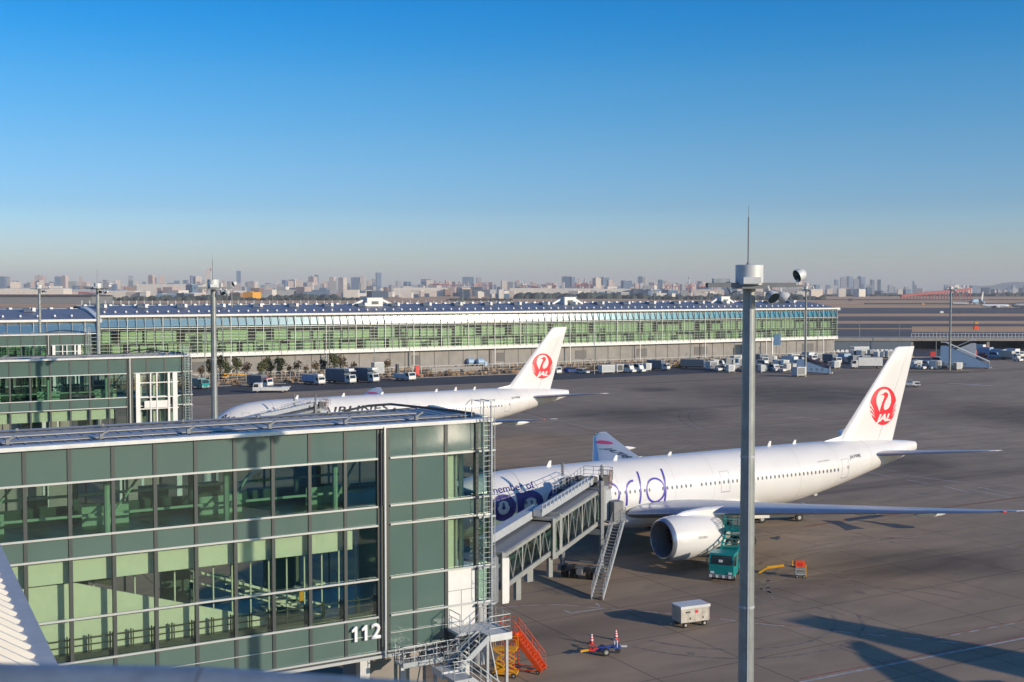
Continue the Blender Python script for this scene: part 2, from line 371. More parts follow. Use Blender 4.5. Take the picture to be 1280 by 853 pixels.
def fus_sv(s, v, off=.02): return fus(s, v / 3.1, off)
def text_bm(txt, size=1.0, shear=0.0, off=0.0, space=1.0):
    cu = bpy.data.curves.new('t', 'FONT'); cu.body = txt; cu.size = size; cu.shear = shear; cu.offset = off; cu.space_character = space; cu.resolution_u = 3
    ob = bpy.data.objects.new('t', cu); me = bpy.data.meshes.new_from_object(ob); bm = bmesh.new(); bm.from_mesh(me)
    bpy.data.objects.remove(ob); bpy.data.curves.remove(cu); bpy.data.meshes.remove(me); return bm
def slice_bm(bm, step, axis=1):
    lo = min(v.co[axis] for v in bm.verts); hi = max(v.co[axis] for v in bm.verts); x = lo + step
    while x < hi:
        c = Vector((0,0,0)); c[axis] = x; n = Vector((0,0,0)); n[axis] = 1
        bmesh.ops.bisect_plane(bm, geom=bm.verts[:] + bm.edges[:] + bm.faces[:], plane_co=c, plane_no=n); x += step
def map_bm(name, bm, fn, m, parent):
    for v in bm.verts: v.co = fn(v.co)
    me = bpy.data.meshes.new(name); bm.to_mesh(me); bm.free(); me.materials.append(m)
    o = bpy.data.objects.new(name, me); COL.objects.link(o); o.parent = parent; return o
def stroke(pts, w, closed=False):
    """flat ribbon along 2D points"""
    bm = bmesh.new(); n = len(pts); vs = []
    for i in range(n):
        p = Vector(pts[(i-1) % n] if closed or i else pts[i]); q = Vector(pts[(i+1) % n] if closed or i < n-1 else pts[i]); d = (q-p).normalized(); nn = Vector((-d.y, d.x)) * w/2
        c = Vector(pts[i]); vs.append((bm.verts.new((*(c+nn), 0)), bm.verts.new((*(c-nn), 0))))
    for i in range(n if closed else n-1):
        a, b = vs[i], vs[(i+1) % n]; bm.faces.new((a[0], a[1], b[1], b[0]))
    return bm
def arc(cx, cy, rx, ry, a0, a1, n=24): return [(cx + rx*math.cos(R(a0+(a1-a0)*i/n)), cy + ry*math.sin(R(a0+(a1-a0)*i/n))) for i in range(n+1)]

def airfoil(frac0, frac1, n=8):
    """closed x(0..1), z loop between two chord fractions"""
    def th(x): return .6*(.2969*math.sqrt(x)-.126*x-.3516*x*x+.2843*x**3-.1015*x**4)*10/1.2
    xs = [frac0 + (frac1-frac0)*(.5-.5*math.cos(math.pi*i/n)) for i in range(n+1)]
    return [(x, th(x)) for x in xs] + [(x, -th(x)*.75) for x in xs[::-1]]
def wing_loft(mb, secs, side, f0, f1):
    """secs: (t, le, te, z, rel_thickness)"""
    rg = []
    for t, le, te, z, k in secs:
        c = te - le; rg.append([(le + x*c, side*t, z + y*c*k) for x, y in airfoil(f0, f1)])
    mb.rings(rg)
WING = [(1.0,19.2,34.2,3.7,.14),(3.1,20.5,34.0,3.95,.13),(10,25.2,34.9,4.75,.11),(20,32.0,37.7,5.8,.10),(28.3,37.6,40.4,6.65,.09),(30.45,39.9,41.1,6.9,.08)]
STAB = [(.4,53.0,60.2,6.85,.10),(1.5,53.9,60.4,7.0,.10),(10.2,60.9,63.3,7.95,.09),(10.75,61.9,63.5,8.0,.08)]
def subsec(secs, n=4):
    out = []
    for a, b in zip(secs, secs[1:]):
        for i in range(n): out.append(tuple(p + (q-p)*i/n for p, q in zip(a, b)))
    return out + [secs[-1]]

def crane_logo(parent, z0, x0, side, r):
    """red disc emblem on the fin; built flat and laid on the fin side"""
    e = side
    root = None
    def put(name, bm, m, off):
        def fn(c):
            x = x0 + c.x * r; z = z0 + c.y * r
            k = (z - 8.2) / 10.3; le = 50.2 + 9.1*k; te = 59.0 + 3.3*k; f = (x-le)/(te-le)
            f = min(max(f, .02), .98); th = .6*(.2969*math.sqrt(f)-.126*f-.3516*f*f+.2843*f**3-.1015*f**4)*10/1.2
            return Vector((x, e*(th*(te-le)*.09 + off), z))
        return map_bm(name, bm, fn, m, root or parent)
    def polybm(pts, ev=True):
        bm = bmesh.new(); vs = [bm.verts.new((x, y, 0)) for x, y in pts]; f = bm.faces.new(vs); bmesh.ops.triangulate(bm, faces=[f])
        slice_bm(bm, .2, 0); return bm
    root = put('crane_emblem', polybm(arc(0,0,1,1,0,350,35)), M['red'], .012)
    inner = [(0,.92),(.22,.89),(.40,.78),(.54,.60),(.62,.38),(.62,.15),(.55,-.02),(.44,-.15),(.30,-.23),(.14,-.25),(-.1,-.30),(-.33,-.38),(-.38,-.28),(-.50,-.08),(-.60,.12),(-.63,.34),(-.57,.58),(-.42,.78),(-.22,.89)]
    inner = [(x*.90+.005, y*.93+.02) for x, y in inner]
    put('emblem_field', polybm(inner), M['jet_white'], .020)
    neck = [(-.33,.58),(-.05,.62),(.0,.68),(.11,.71),(.24,.68),(.34,.58),(.30,.46),(.19,.33),(.09,.20),(.03,.08),(0,-.08),(.05,-.19),(.14,-.27),(.10,-.40),(-.36,-.45),(-.31,-.30),(-.26,-.12),(-.20,.02),(-.12,.20),(-.02,.36),(.04,.46),(.02,.53),(-.05,.56)]
    put('crane_neck', polybm(neck), M['red'], .028)
    for sx in (-1, 1):
        for (a, b2), (c2, d2), wd in (((-1.0,.16),(-.70,-.24),.055),((-1.0,-.08),(-.66,-.42),.05),((-.96,-.32),(-.60,-.58),.04)):
            p0 = Vector((sx*-a*-1, b2)) if False else Vector((sx*a, b2)); p1 = Vector((sx*c2, d2)); d = (p1-p0).normalized(); n = Vector((-d.y, d.x))*wd
            put('feather_gap', polybm([tuple(p0-n), tuple(p0+n), tuple(p1)]), M['jet_white'], .020)
    bm = text_bm('JAL', .50, .35, .022, .95); w = max(v.co.x for v in bm.verts)
    for v in bm.verts: v.co.x = (v.co.x - w/2)*(1.08/w) + .04; v.co.y -= .78
    if e > 0:
        for v in bm.verts: v.co.x = -v.co.x
    put('emblem_letters', bm, M['jet_white'], .028)

def make_jet(label, livery, loc, rz, group=None):
    t = thing('jet_airliner', label, 'airliner', loc, rz, group)
    # fuselage
    st = [0,.05,.15,.3,.6,1,1.6,2.4,3.3,4.4,6,8,10] + list(range(12, 62, 2)) + [61.5, 62.6]; n = 56
    mb = MB(); rg = [[fus(s, 2*math.pi*i/n, 0, 1) for i in range(n)] for s in st]; mb.rings(rg)
    body = obj('fuselage', mb, M['jet_white'], t, True)
    mb = MB(); mb.lathe_x([(62.55,.30),(62.9,.26),(62.9,.20),(62.5,.18)], (0,0,7.25), 16); obj('exhaust_pipe', mb, M['jet_dark'], t, True)
    # belly fairing
    rg = []
    for s, w, zb, zt in ((17.5,.5,2.7,3.0),(19.5,2.4,2.2,4.2),(22,3.25,2.0,4.7),(27,3.45,1.9,4.8),(33,3.45,1.95,4.7),(36,3.0,2.15,4.4),(39,1.6,2.4,3.6),(41,.4,2.6,2.9)):
        rg.append([(s, w*math.cos(2*math.pi*i/24), (zb+zt)/2 + (zt-zb)/2*math.sin(2*math.pi*i/24)) for i in range(24)])
    obj('belly_fairing', MB().rings(rg), M['jet_white'], t, True)
    # cockpit glass
    for k, (s0, s1, p0, p1) in enumerate(((1.75,2.5,44,60),(1.9,2.75,28,43),(2.4,3.4,22,36))):
        for sd in (-1, 1):
            q = [fus(s0,R(p0),.03,sd), fus(s1,R(p0),.03,sd), fus(s1+.3,R(p1),.03,sd), fus(s0+.3,R(p1),.03,sd)]
            obj('cockpit_window', MB().quad(*q), M['windscreen'], t)
    # cabin windows
    def win_pos():
        out = []
        for a, b in ((6.2,14.6),(19.2,23.6),(24.7,28.6),(29.4,35.4),(36.6,47.9)):
            s = a
            while s <= b: out.append(s); s += .56
        return out
    cnt = 0
    for s in win_pos():
        pts = []
        for i in range(10):
            aa = 2*math.pi*i/10; ds = .115*math.cos(aa)*1.0; dz = .19*math.sin(aa)
            z = 6.03 + dz; zc = (interp(s+ds,2)+interp(s+ds,3))/2; rz = (interp(s+ds,2)-interp(s+ds,3))/2
            pts.append(fus(s+ds, math.asin((z-zc)/rz), .012, -1))
        obj('cabin_window', MB().poly(pts), M['jet_window'], t); cnt += 1
    # doors
    for s in (5.2, 17.4, 32.4, 49.0):
        for sd in (-1, 1):
            mb = MB(); w, z0, z1 = 1.1, 5.05, 7.05
            def P(x, z): zc = (interp(x,2)+interp(x,3))/2; rz = (interp(x,2)-interp(x,3))/2; return fus(x, math.asin(max(-1,min(1,(z-zc)/rz))), .014, sd)
            for (xa, za, xb, zb, tk) in ((s-w/2,z0,s+w/2,z0,.045),(s-w/2,z1,s+w/2,z1,.02),(s-w/2,z0,s-w/2,z1,.02),(s+w/2,z0,s+w/2,z1,.02)):
                for i in range(4):
                    x1, x2 = xa+(xb-xa)*i/4, xa+(xb-xa)*(i+1)/4; y1, y2 = za+(zb-za)*i/4, za+(zb-za)*(i+1)/4
                    if xa == xb: mb.quad(P(x1-tk,y1), P(x1+tk,y1), P(x2+tk,y2), P(x2-tk,y2))
                    else: mb.quad(P(x1,y1-tk), P(x1,y1+tk), P(x2,y2+tk), P(x2,y2-tk))
            o = obj('cabin_door', mb, M['grey_line'], t)
            obj('door_window', MB().quad(P(s+.3,6.0), P(s+.42,6.0), P(s+.42,6.35), P(s+.3,6.35)), M['jet_window'], o)
    # wings
    sub = subsec(WING, 5)
    for sd in (-1, 1):
        mb = MB(); wing_loft(mb, sub, sd, .13, 1.0); w = obj('wing', mb, M['jet_grey'], t, True)
        mb = MB(); wing_loft(mb, [s for s in sub if s[0] > 3], sd, 0, .128); obj('slat', mb, M['jet_bare'], w, True)
        for tt in (6.5, 13, 18.5, 23.5):
            le = [s for s in sub if s[0] >= tt][0]; x = le[2]; z = le[3]
            mb = MB(); mb.lathe_x([(x-3.6,.02),(x-3,.16),(x-1.5,.30),(x,.26),(x+.9,.12),(x+1.3,.02)], (0, sd*tt, z-.55), 10, .8, 1.1); obj('flap_fairing', mb, M['jet_white'], w, True)
        mb = MB(); wing_loft(mb, [(30.40,39.85,41.1,6.9,.09),(30.62,40.3,41.05,6.92,.06)], sd, 0, 1); obj('wing_tip', mb, M['jet_white'], w, True)
        mb = MB(); mb.lathe_x([(38.9,.0),(38.95,.07),(39.2,.1),(39.5,.03)], (0, sd*29.9, 6.85), 8); obj('navigation_light', mb, M['redpaint'] if sd < 0 else M['teal'], w, True)
        # flap and spoiler gaps on the upper surface
        # horizontal stabiliser
        ss = subsec(STAB, 4); mb = MB(); wing_loft(mb, ss, sd, .07, 1.0); h = obj('stabiliser', mb, M['jet_grey'], t, True)
        mb = MB(); wing_loft(mb, [s for s in ss if s[0] > 1], sd, 0, .068); obj('leading_edge', mb, M['jet_bare'], h, True)
        mb = MB(); wing_loft(mb, [(10.7,61.85,63.5,8.0,.085),(10.95,62.3,63.6,8.01,.05)], sd, 0, 1); obj('stabiliser_tip', mb, M['jet_white'], h, True)
        # engine
        c = (19.6, sd*9.6, 2.85)
        mb = MB(); mb.lathe_x([(.25,1.56),(.05,1.60),(0,1.68),(.08,1.78),(.35,1.88)], c, 48); lip = obj('inlet_lip', mb, M['jet_bare'], None, True)
        mb = MB(); mb.lathe_x([(.35,1.88),(.9,1.98),(1.8,2.04),(3,2.0),(4.4,1.88),(5.4,1.70),(6.1,1.54),(6.12,1.48),(5.4,1.5)], c, 48); eng = obj('engine', mb, M['jet_white'], t, True)
        lip.parent = eng
        mb = MB(); mb.lathe_x([(.25,1.56),(1.0,1.50),(2.0,1.48)], c, 40); obj('inlet_duct', mb, M['midgrey'], eng, True)
        mb = MB(); mb.lathe_x([(1.95,1.5),(2.0,.0)], c, 40)
        for i in range(22):
            a = 2*math.pi*i/22; b2 = a + .16
            mb.quad((c[0]+1.55, c[1]+.4*math.cos(a), c[2]+.4*math.sin(a)), (c[0]+1.55, c[1]+1.46*math.cos(a), c[2]+1.46*math.sin(a)), (c[0]+1.85, c[1]+1.46*math.cos(b2), c[2]+1.46*math.sin(b2)), (c[0]+1.85, c[1]+.4*math.cos(b2), c[2]+.4*math.sin(b2)))
        obj('fan', mb, M['jet_dark'], eng)
        mb = MB(); mb.lathe_x([(1.1,.0),(1.2,.12),(1.5,.32),(1.9,.45)], c, 20); obj('spinner', mb, M['midgrey'], eng, True)
        mb = MB(); mb.lathe_x([(5.0,1.15),(6.3,1.05),(7.4,.72),(7.42,.66),(6.5,.6)], c, 32); obj('core_nozzle', mb, M['steel'], eng, True)
        mb = MB(); mb.lathe_x([(6.4,.5),(7.6,.34),(8.4,.02)], c, 24); obj('exhaust_cone', mb, M['steel'], eng, True)
        y = sd*9.6; mb = MB()
        rg = []
        for x, w_, z0, z1 in ((20.6,.06,4.5,4.72),(22.0,.28,4.2,5.15),(24.5,.34,4.1,5.3),(27,.3,3.9,5.2),(29.5,.22,4.1,4.9),(31.5,.06,4.4,4.6)):
            rg.append([(x,y-w_,z0),(x,y-w_,z1-.15),(x,y-w_*.4,z1),(x,y+w_*.4,z1),(x,y+w_,z1-.15),(x,y+w_,z0)])
        mb.rings(rg); obj('pylon', mb, M['jet_white'], eng, True)
        # engine placard
        # main gear
        gx, gy = 31.4, sd*5.5
        mb = MB(); mb.tube((gx,gy,4.2),(gx,gy,.9),.2,.17,10); mb.tube((gx-1.3,gy,.66),(gx+1.3,gy,.66),.13); mb.tube((gx,gy,1.8),(gx,gy-sd*2,3.6),.09); mb.tube((gx,gy,1.6),(gx-2,gy,3.7),.08)
        gr = obj('main_gear', mb, M['ltgrey'], t)
        for dx in (-1.4, 0, 1.4):
            for dy in (-.7, .7):
                wv = obj('tyre', MB().lathe_x([], (0,0,0)) if False else MB().wheel(gx+dx, gy+dy, .66, .48, 20), M['rubber'], gr)
                obj('wheel_rim', MB().wheel(gx+dx, gy+dy, .30, .5, 12), M['hub'], gr) if False else None
                mb2 = MB(); mb2.tube((gx+dx, gy+dy-.25, .66), (gx+dx, gy+dy+.25, .66), .32, n=14); obj('wheel_rim', mb2, M['hub'], gr)
        obj('gear_door', MB().box(gx-1.2, gx+1.2, gy+sd*1.05, gy+sd*1.12, 1.6, 3.7), M['jet_white'], gr)
    # nose gear
    mb = MB(); mb.tube((6.2,0,3.2),(6.0,0,.55),.13,.1,10); mb.tube((6.0,-.35,.52),(6.0,.35,.52),.08); ng = obj('nose_gear', mb, M['ltgrey'], t)
    for dy in (-.33, .33): obj('tyre', MB().wheel(6.0, dy, .52, .34, 18), M['rubber'], ng)
    for dy in (-.5, .5): obj('gear_door', MB().box(5.2, 7.4, dy-.02, dy+.02, 1.9, 2.8), M['jet_white'], ng)
    # fin (own rings: airfoil in x,y)
    def fin_loft(f0, f1):
        mb = MB(); rg = []
        for k in [i/6 for i in range(7)] + [1.012]:
            kk = min(k, 1); z = 8.0 + 10.5*k - (0 if k <= 1 else 0); le, te = 50.0 + 9.3*kk + (.35 if k > 1 else 0), 58.95 + 3.35*kk; c = te-le; tk = .09*(1 if k <= 1 else .4)
            af = airfoil(f0, f1); half = len(af)//2
            rg.append([(le + x*c, y*c*tk*(1 if i < half else 1/.75), z) for i, (x, y) in enumerate(af)])
        mb.rings(rg); return mb
    fin = obj('tail_fin', fin_loft(.0, .70), M['jet_white'], t, True)
    obj('rudder', fin_loft(.705, 1.0), M['jet_white'], t, True)
    mb = MB(); mb.rings([[(48.6,-.02,8.5),(48.6,.02,8.5),(48.6,.02,8.68),(48.6,-.02,8.68)],[(51,-.3,8.2),(51,.3,8.2),(51,.12,9.1),(51,-.12,9.1)],[(52,-.4,8.2),(52,.4,8.2),(52,.2,9.8),(52,-.2,9.8)]]); obj('dorsal_fillet', mb, M['jet_white'], fin, True)
    for sd in (-1, 1): crane_logo(fin, 12.1, 57.3, sd, 2.15)
    for s_ in (3.2, 9.4, 14.9, 19.6, 26.2, 31.0, 36.2, 42.4, 47.9, 53.5, 57.5):
        mb = MB(); nn = 48
        for i in range(nn):
            p0, p1 = 2*math.pi*i/nn, 2*math.pi*(i+1)/nn; mb.quad(fus(s_,p0,.006,1), fus(s_+.03,p0,.006,1), fus(s_+.03,p1,.006,1), fus(s_,p1,.006,1))
        obj('panel_seam', mb, M['seam'], t)
    # antennas and beacons
    for s, h in ((13.5,.5),(21,.45),(27.5,.3),(37,.35),(40.5,.5),(44,.4)):
        z = interp(s,2); obj('antenna', MB().prism_y([(s,z-.05),(s+.5,z-.05),(s+.55,z+h),(s+.3,z+h)], -.03, .03), M['jet_white'], t)
    obj('antenna', MB().prism_y([(47,3.2),(47.6,3.3),(47.7,2.9),(47.3,2.85)], -.04, .04), M['jet_grey'], t)
    # registration
    bm = text_bm('JA708J', .62, 0, .006, 1.05); slice_bm(bm, .25)
    for v in bm.verts: v.co.x += 49.9; v.co.y += 1.02
    map_bm('registration', bm, lambda c: fus_sv(c.x, c.y), M['black'], t)
    bm = text_bm('JAPAN AIRLINES', .24, .2); 
    for v in bm.verts: v.co.x += 45.0; v.co.y += 1.30
    map_bm('small_lettering', bm, lambda c: fus_sv(c.x, c.y), M['grey_line'], t)
    # upper wing marks on the far (right) wing
    def wz(x, tt):
        for a, b in zip(sub, sub[1:]):
            if tt <= b[0]:
                k = (tt-a[0])/(b[0]-a[0]); le, te, z, kk = [a[i]+(b[i]-a[i])*k for i in (1,2,3,4)]; c = te-le; f = min(max((x-le)/c, .01), .99)
                return z + .6*(.2969*math.sqrt(f)-.126*f-.3516*f*f+.2843*f**3-.1015*f**4)*10/1.2*c*kk
        return 7
    bm = bmesh.new(); bm.faces.new([bm.verts.new((1.05*math.cos(2*math.pi*i/28), 1.05*math.sin(2*math.pi*i/28), 0)) for i in range(28)]); slice_bm(bm, .3, 0)
    map_bm('wing_roundel', bm, lambda c: Vector((37.0+c.x, 24.9+c.y, wz(37.0+c.x, 24.9+c.y)+.03)), M['hinomaru'], t)
    bm = text_bm('JA708J', 1.9, 0, .03); slice_bm(bm, .4, 0); slice_bm(bm, .4, 1)
    map_bm('wing_registration', bm, lambda c: Vector((34.6+c.y, 21.8-c.x, wz(34.6+c.y, 21.8-c.x)+.03)), M['black'], t)
    # titles
    if livery == 'world':
        def put(bm, m, name='title_letter', off=.02):
            slice_bm(bm, .25); map_bm(name, bm, lambda c: fus_sv(c.x, c.y, off), m, t)
        yc, rx, ry = .32, 1.05, 1.05
        put(stroke(arc(7.3, .32, .90, .95, 0, 354, 40), .62, True), M['navy']); put(stroke(arc(7.3,.32,.10,.10,0,330,8), .16, True), M['navy']); put(stroke(arc(10.05,-.1,.09,.09,0,330,8), .14, True), M['navy'])
        put(stroke([(9.0,-.90),(9.0,.3)] + arc(10.05,.55,.95,.72,180,0,20) + [(11.0,-.9)], .66), M['navy']); put(stroke([(9.0,.3),(9.0,1.5)], .66), M['navy'], off=.024)
        put(stroke(arc(12.95,.32,.90,.95,335,20,6)[:1] + arc(12.95,.32,.90,.95,-40,-360,34), .58), M['navy']); put(stroke([(12.3,.3),(13.9,.3)], .42), M['navy'], off=.024)
        put(stroke([(14.6,1.45),(15.2,-.8),(15.9,1.4),(16.6,-.8),(17.2,1.45)], .20), M['violet'])
        put(stroke(arc(18.5,.36,1.12,1.16,0,352,40), .21, True), M['violet'])
        put(stroke([(20.5,-.85),(20.45,.5)] + arc(21.4,.45,.95,1.05,175,88,12), .22), M['violet'])
        put(stroke([(22.0,-.8),(22.25,2.4)], .20), M['violet'])
        put(stroke(arc(23.85,.36,1.05,1.14,0,352,40), .20, True), M['violet']); put(stroke([(24.95,-.9),(25.1,2.45)], .21), M['violet'], off=.026)
        bm = text_bm('member of', 1.05, 0, 0.0, 1.0)
        for v in bm.verts: v.co.x = v.co.x*.93 + 6.3; v.co.y += 1.75
        put(bm, M['navy'], 'small_title')
    else:
        bm = text_bm('JAPAN AIRLINES', 1.75, .28, .028, 1.02); w = max(v.co.x for v in bm.verts)
        for v in bm.verts: v.co.x = v.co.x * (20.2 / w) + 7.6; v.co.y += .62
        slice_bm(bm, .25); map_bm('title_letters', bm, lambda c: fus_sv(c.x, c.y), M['black'], t)
    bm = text_bm('777-200', .3, 0, .004)
    for v in bm.verts: v.co.x += 22.2; v.co.y += 0
    def engmap(c):
        x = c.x; ph = (c.y + .1) / 2.0; return Vector((x, -9.6 - 2.05*math.cos(ph), 2.9 + 2.05*math.sin(ph)))
    map_bm('engine_lettering', bm, engmap, M['grey_line'], t)
    return t
jet1 = make_jet('white airliner with violet and navy lettering, docked beside the glass gate building', 'world', (-8.538, 101.782, 0), TH, 'parked wide-body airliners')
jet2 = make_jet('white airliner with black lettering, half hidden behind the gate building roof', 'titles', (-44.419, 169.661, 0), R(30.3), 'parked wide-body airliners')
jet3 = dup(jet2, ab(33, 7), TH, 'white airliner parked off to the right, throwing its tail shadow on the apron', 'parked wide-body airliners')

# ------------------------------------------------------------------ gate buildings (local x along TH, y into the building)
def gate_building(b0, a0, shift, label, near, end_style):
    t = thing('gate_building', label, 'gate building', ab(0, b0), TH, 'glass gate buildings')
    Z = [17.25, 15.55, 12.85, 11.78, 8.75, 6.6, 4.5]; aM = 26.0 + shift; aB = [26.5+shift, 28.15+shift, 30.15+shift, 32.15+shift, 33.0+shift]; D = 8.3
    bays = []; x = aM
    while x > a0: bays.append((x-2.06, x)); x -= 2.06
    a0 = x
    # opaque spandrels of the long front
    mb = MB()
    for (z1, z0) in ((Z[0],Z[1]),(Z[2],Z[3]),(Z[5],Z[6])):
        for xa, xb in bays: mb.box(xa+.02, xb-.02, .0, .12, z0, z1)
    for i in range(2):
        for j in ((0, 2) if end_style == 'open' else range(6)): mb.box(aB[i]+.02, aB[i+1]-.02, 0, .12, Z[j+1], Z[j])
    for j in (0, 2): mb.box(aB[2]+.02, aB[3]-.02, 0, .12, Z[j+1], Z[j]); mb.box(aB[3]+.02, aB[4], 0, .12, Z[j+1], Z[j])
    if end_style == 'open': pass
    obj('spandrel_panel', mb, M['spandrel'], t)
    # back and end walls
    mb = MB(); mb.box(a0, aB[4], D-.15, D, Z[1], Z[0]); mb.box(a0, aB[4], D-.15, D, Z[3], Z[2]); mb.box(a0, aB[4], D-.15, D, Z[6], Z[5]); mb.box(aB[4]-.12, aB[4], 0.2, D-.2, Z[1], Z[0]); mb.box(aB[4]-.12, aB[4], .2, D-.2, Z[3], Z[2])
    for k in range(int((aB[4]-a0)/2.06)+1): mb.box(a0+k*2.06, a0+k*2.06+.12, D-.22, D-.16, Z[6], Z[0])
    for k in range(0, int((aB[4]-a0)/2.06)+1, 3): mb.box(a0+k*2.06, a0+k*2.06+2.06, D-.14, D-.02, Z[3], Z[5])
    obj('back_wall', mb, M['spandrel'], t)
    # clear windows: each bay its own
    def window(xa, xb, z0, z1, m): obj('window', MB().box(xa+.03, xb-.03, .03, .07, z0, z1), m, t)
    for xa, xb in bays:
        window(xa, xb, Z[2], Z[1], M['clear'])
        if near: window(xa, xb, Z[4], Z[3], M['clear2']); window(xa, xb, Z[5], Z[4], M['clear2'])
        else: window(xa, xb, Z[5], Z[3], M['clear2'])
    if end_style == 'open':
        for i in range(3):
            for (z0, z1) in ((Z[2],Z[1]),(Z[5],Z[3])): window(aB[i], aB[i+1], z0, z1, M['clear2'])
    if end_style == 'glass':
        for (z0, z1) in ((Z[2],Z[1]),(Z[4],Z[3])): window(aB[2], aB[3], z0, z1, M['clear2'])
    for (z0, z1) in ((Z[2],Z[1]),(Z[5],Z[3])): window(aB[3], aB[4], z0, z1, M['clear'])
    # mullions, transoms
    mb = MB()
    for xa, xb in bays: mb.box(xa-.09, xa+.09, -.06, .2, Z[6], Z[0])
    mb.box(aM-.16, aM+.06, -.08, .25, Z[6], Z[0]); mb.box(aB[0]-.16, aB[0]+.10, -.06, .25, Z[6], Z[0])
    for x in aB[1:4]: mb.box(x-.11, x+.11, -.06, .2, Z[6], Z[0])
    mb.box(aM, aB[0]-.1, .12, .2, Z[6], Z[0])
    mb.box(aB[4]-.05, aB[4]+.1, -.05, .2, Z[6], Z[0]); obj('mullions', mb, M['frame'], t)
    mb = MB()
    for i, z in enumerate(Z[:-1]):
        mb.box(a0, aM-.16, -.17, -.06, z-.05, z+.05) if i else None
        if i: mb.box(aB[0]+.1, aB[4]+.12, -.17, -.06, z-.05, z+.05)
    mb.box(a0, aB[4], -.2, -.06, Z[6]-.25, Z[6]-.08); mb.box(a0, aB[4], -.16, -.06, Z[6]+.02, Z[6]+.12); mb.box(a0, aM-.16, -.11, -.062, 5.56, 5.60); mb.box(aB[0]+.1, aB[2], -.11, -.062, 5.56, 5.60)
    mb.box(aM+.12, aM+.22, -.42, -.28, Z[6]-.2, Z[0]+.1)
    obj('transoms', mb, M['transom'], t)
    # roof
    r = MB(); r.box(a0-.2, aB[4]+.1, -.35, .35, Z[0]+.02, Z[0]+.22); r.box(a0-.2, aB[4]+.1, D-.3, D+.1, Z[0]-.05, Z[0]+.12)
    r.box(aB[4]-.25, aB[4]+.1, .36, D-.51, Z[0]+.02, Z[0]+.3); roof = obj('roof_edge', r, M['steel_lt'], t)
    r = MB(); r.add([(a0,.35,Z[0]+.12),(aB[4]-.3,.35,Z[0]+.12),(aB[4]-.3,D-.3,Z[0]+.1),(a0,D-.3,Z[0]+.1)], [(0,1,2,3)]); obj('roof', r, M['roof'], t)
    r = MB(); n = int((aB[4]-a0)/.62)
    for i in range(n):
        x = a0 + i*.62; r.bar((x,.36,Z[0]+.14),(x,D-.4,Z[0]+.12),.05,.05)
    obj('roof_seams', r, M['ltgrey'], t)
    r = MB(); r.box(a0, aB[4]-.3, 1.9, 3.0, Z[0]+.16, Z[0]+.2); r.box(a0, aB[4]-2.5, 4.7, 6.0, Z[0]+.14, Z[0]+.2); r.box(a0, aB[4]-4, 7.0, 7.7, Z[0]+.1, Z[0]+.18); obj('roof_walkway', r, M['roof_walk'], t)
    x = a0
    while x < aB[4]-1:
        obj('roof_bracket', MB().box(x, x+.18, 1.2, 1.4, Z[0]+.2, Z[0]+.45).bar((x+.1,1.3,Z[0]+.4),(x+.5,1.3,Z[0]+.62),.1), M['midgrey'], t); obj('roof_peg', MB().box(x+1.1, x+1.25, 6.7, 6.85, Z[0]+.18, Z[0]+.36), M['midgrey'], t); x += 4.4
    r = MB(); r.path([(aB[4]-6,7.9,Z[0]+.2),(aB[4]-4.6,7.4,Z[0]+.5),(aB[4]-3.4,6.6,Z[0]+.62),(aB[4]-1.6,3.5,Z[0]+.5),(aB[4]-.5,.9,Z[0]+.4)], .08); r.path([(a0,6.4,Z[0]+.2),(aB[4]-6,6.4,Z[0]+.22),(aB[4]-.8,6.5,Z[0]+.35)], .04); obj('roof_pipe', r, M['darkgrey'], t)
    # floors, ceilings, columns, rear partitions
    f = MB(); f.box(a0, aB[4]-.15, .25, D-.25, Z[3]+.25, Z[2]-.3); f.box(a0, aB[4]-.15, .25, D-.25, Z[6], Z[6]+.25); f.box(a0, aB[4]-.15, .25, D-.25, Z[5]-.35, Z[5]-.15); obj('floors', f, M['inner_floor'], t)
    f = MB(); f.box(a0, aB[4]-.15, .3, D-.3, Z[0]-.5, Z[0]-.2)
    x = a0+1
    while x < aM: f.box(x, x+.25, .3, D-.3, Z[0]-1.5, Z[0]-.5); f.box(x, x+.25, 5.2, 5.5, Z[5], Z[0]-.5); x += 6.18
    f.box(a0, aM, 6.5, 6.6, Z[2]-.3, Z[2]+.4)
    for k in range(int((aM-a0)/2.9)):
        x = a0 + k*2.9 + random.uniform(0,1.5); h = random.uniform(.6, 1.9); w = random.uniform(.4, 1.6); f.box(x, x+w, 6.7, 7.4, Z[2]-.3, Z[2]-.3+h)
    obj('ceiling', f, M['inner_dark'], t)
    f = MB(); x = a0+2
    while x < aM: f.tube((x,1.4,Z[2]-.3),(x,1.4,Z[0]-.5),.16,n=8); f.bar((x,1.5,Z[2]+.2),(x+3,3.8,Z[0]-1),.1); f.box(x-.8,x+1.6,3.9,4.0,Z[2]-.3,Z[2]+.7); x += 6.18
    f.box(a0, aM, 2.0, 2.08, Z[2]+.55, Z[2]+.68); f.box(a0, aM, 6.2, 6.3, Z[2]+.9, Z[2]+1.05)
    for k in range(16):
        x = a0 + random.uniform(4, aM-a0-1); f.box(x, x+random.uniform(.1,.35), 7.8, 8, Z[2]-.3, Z[0]-.6)
    obj('columns', f, M['inner_white'], t)
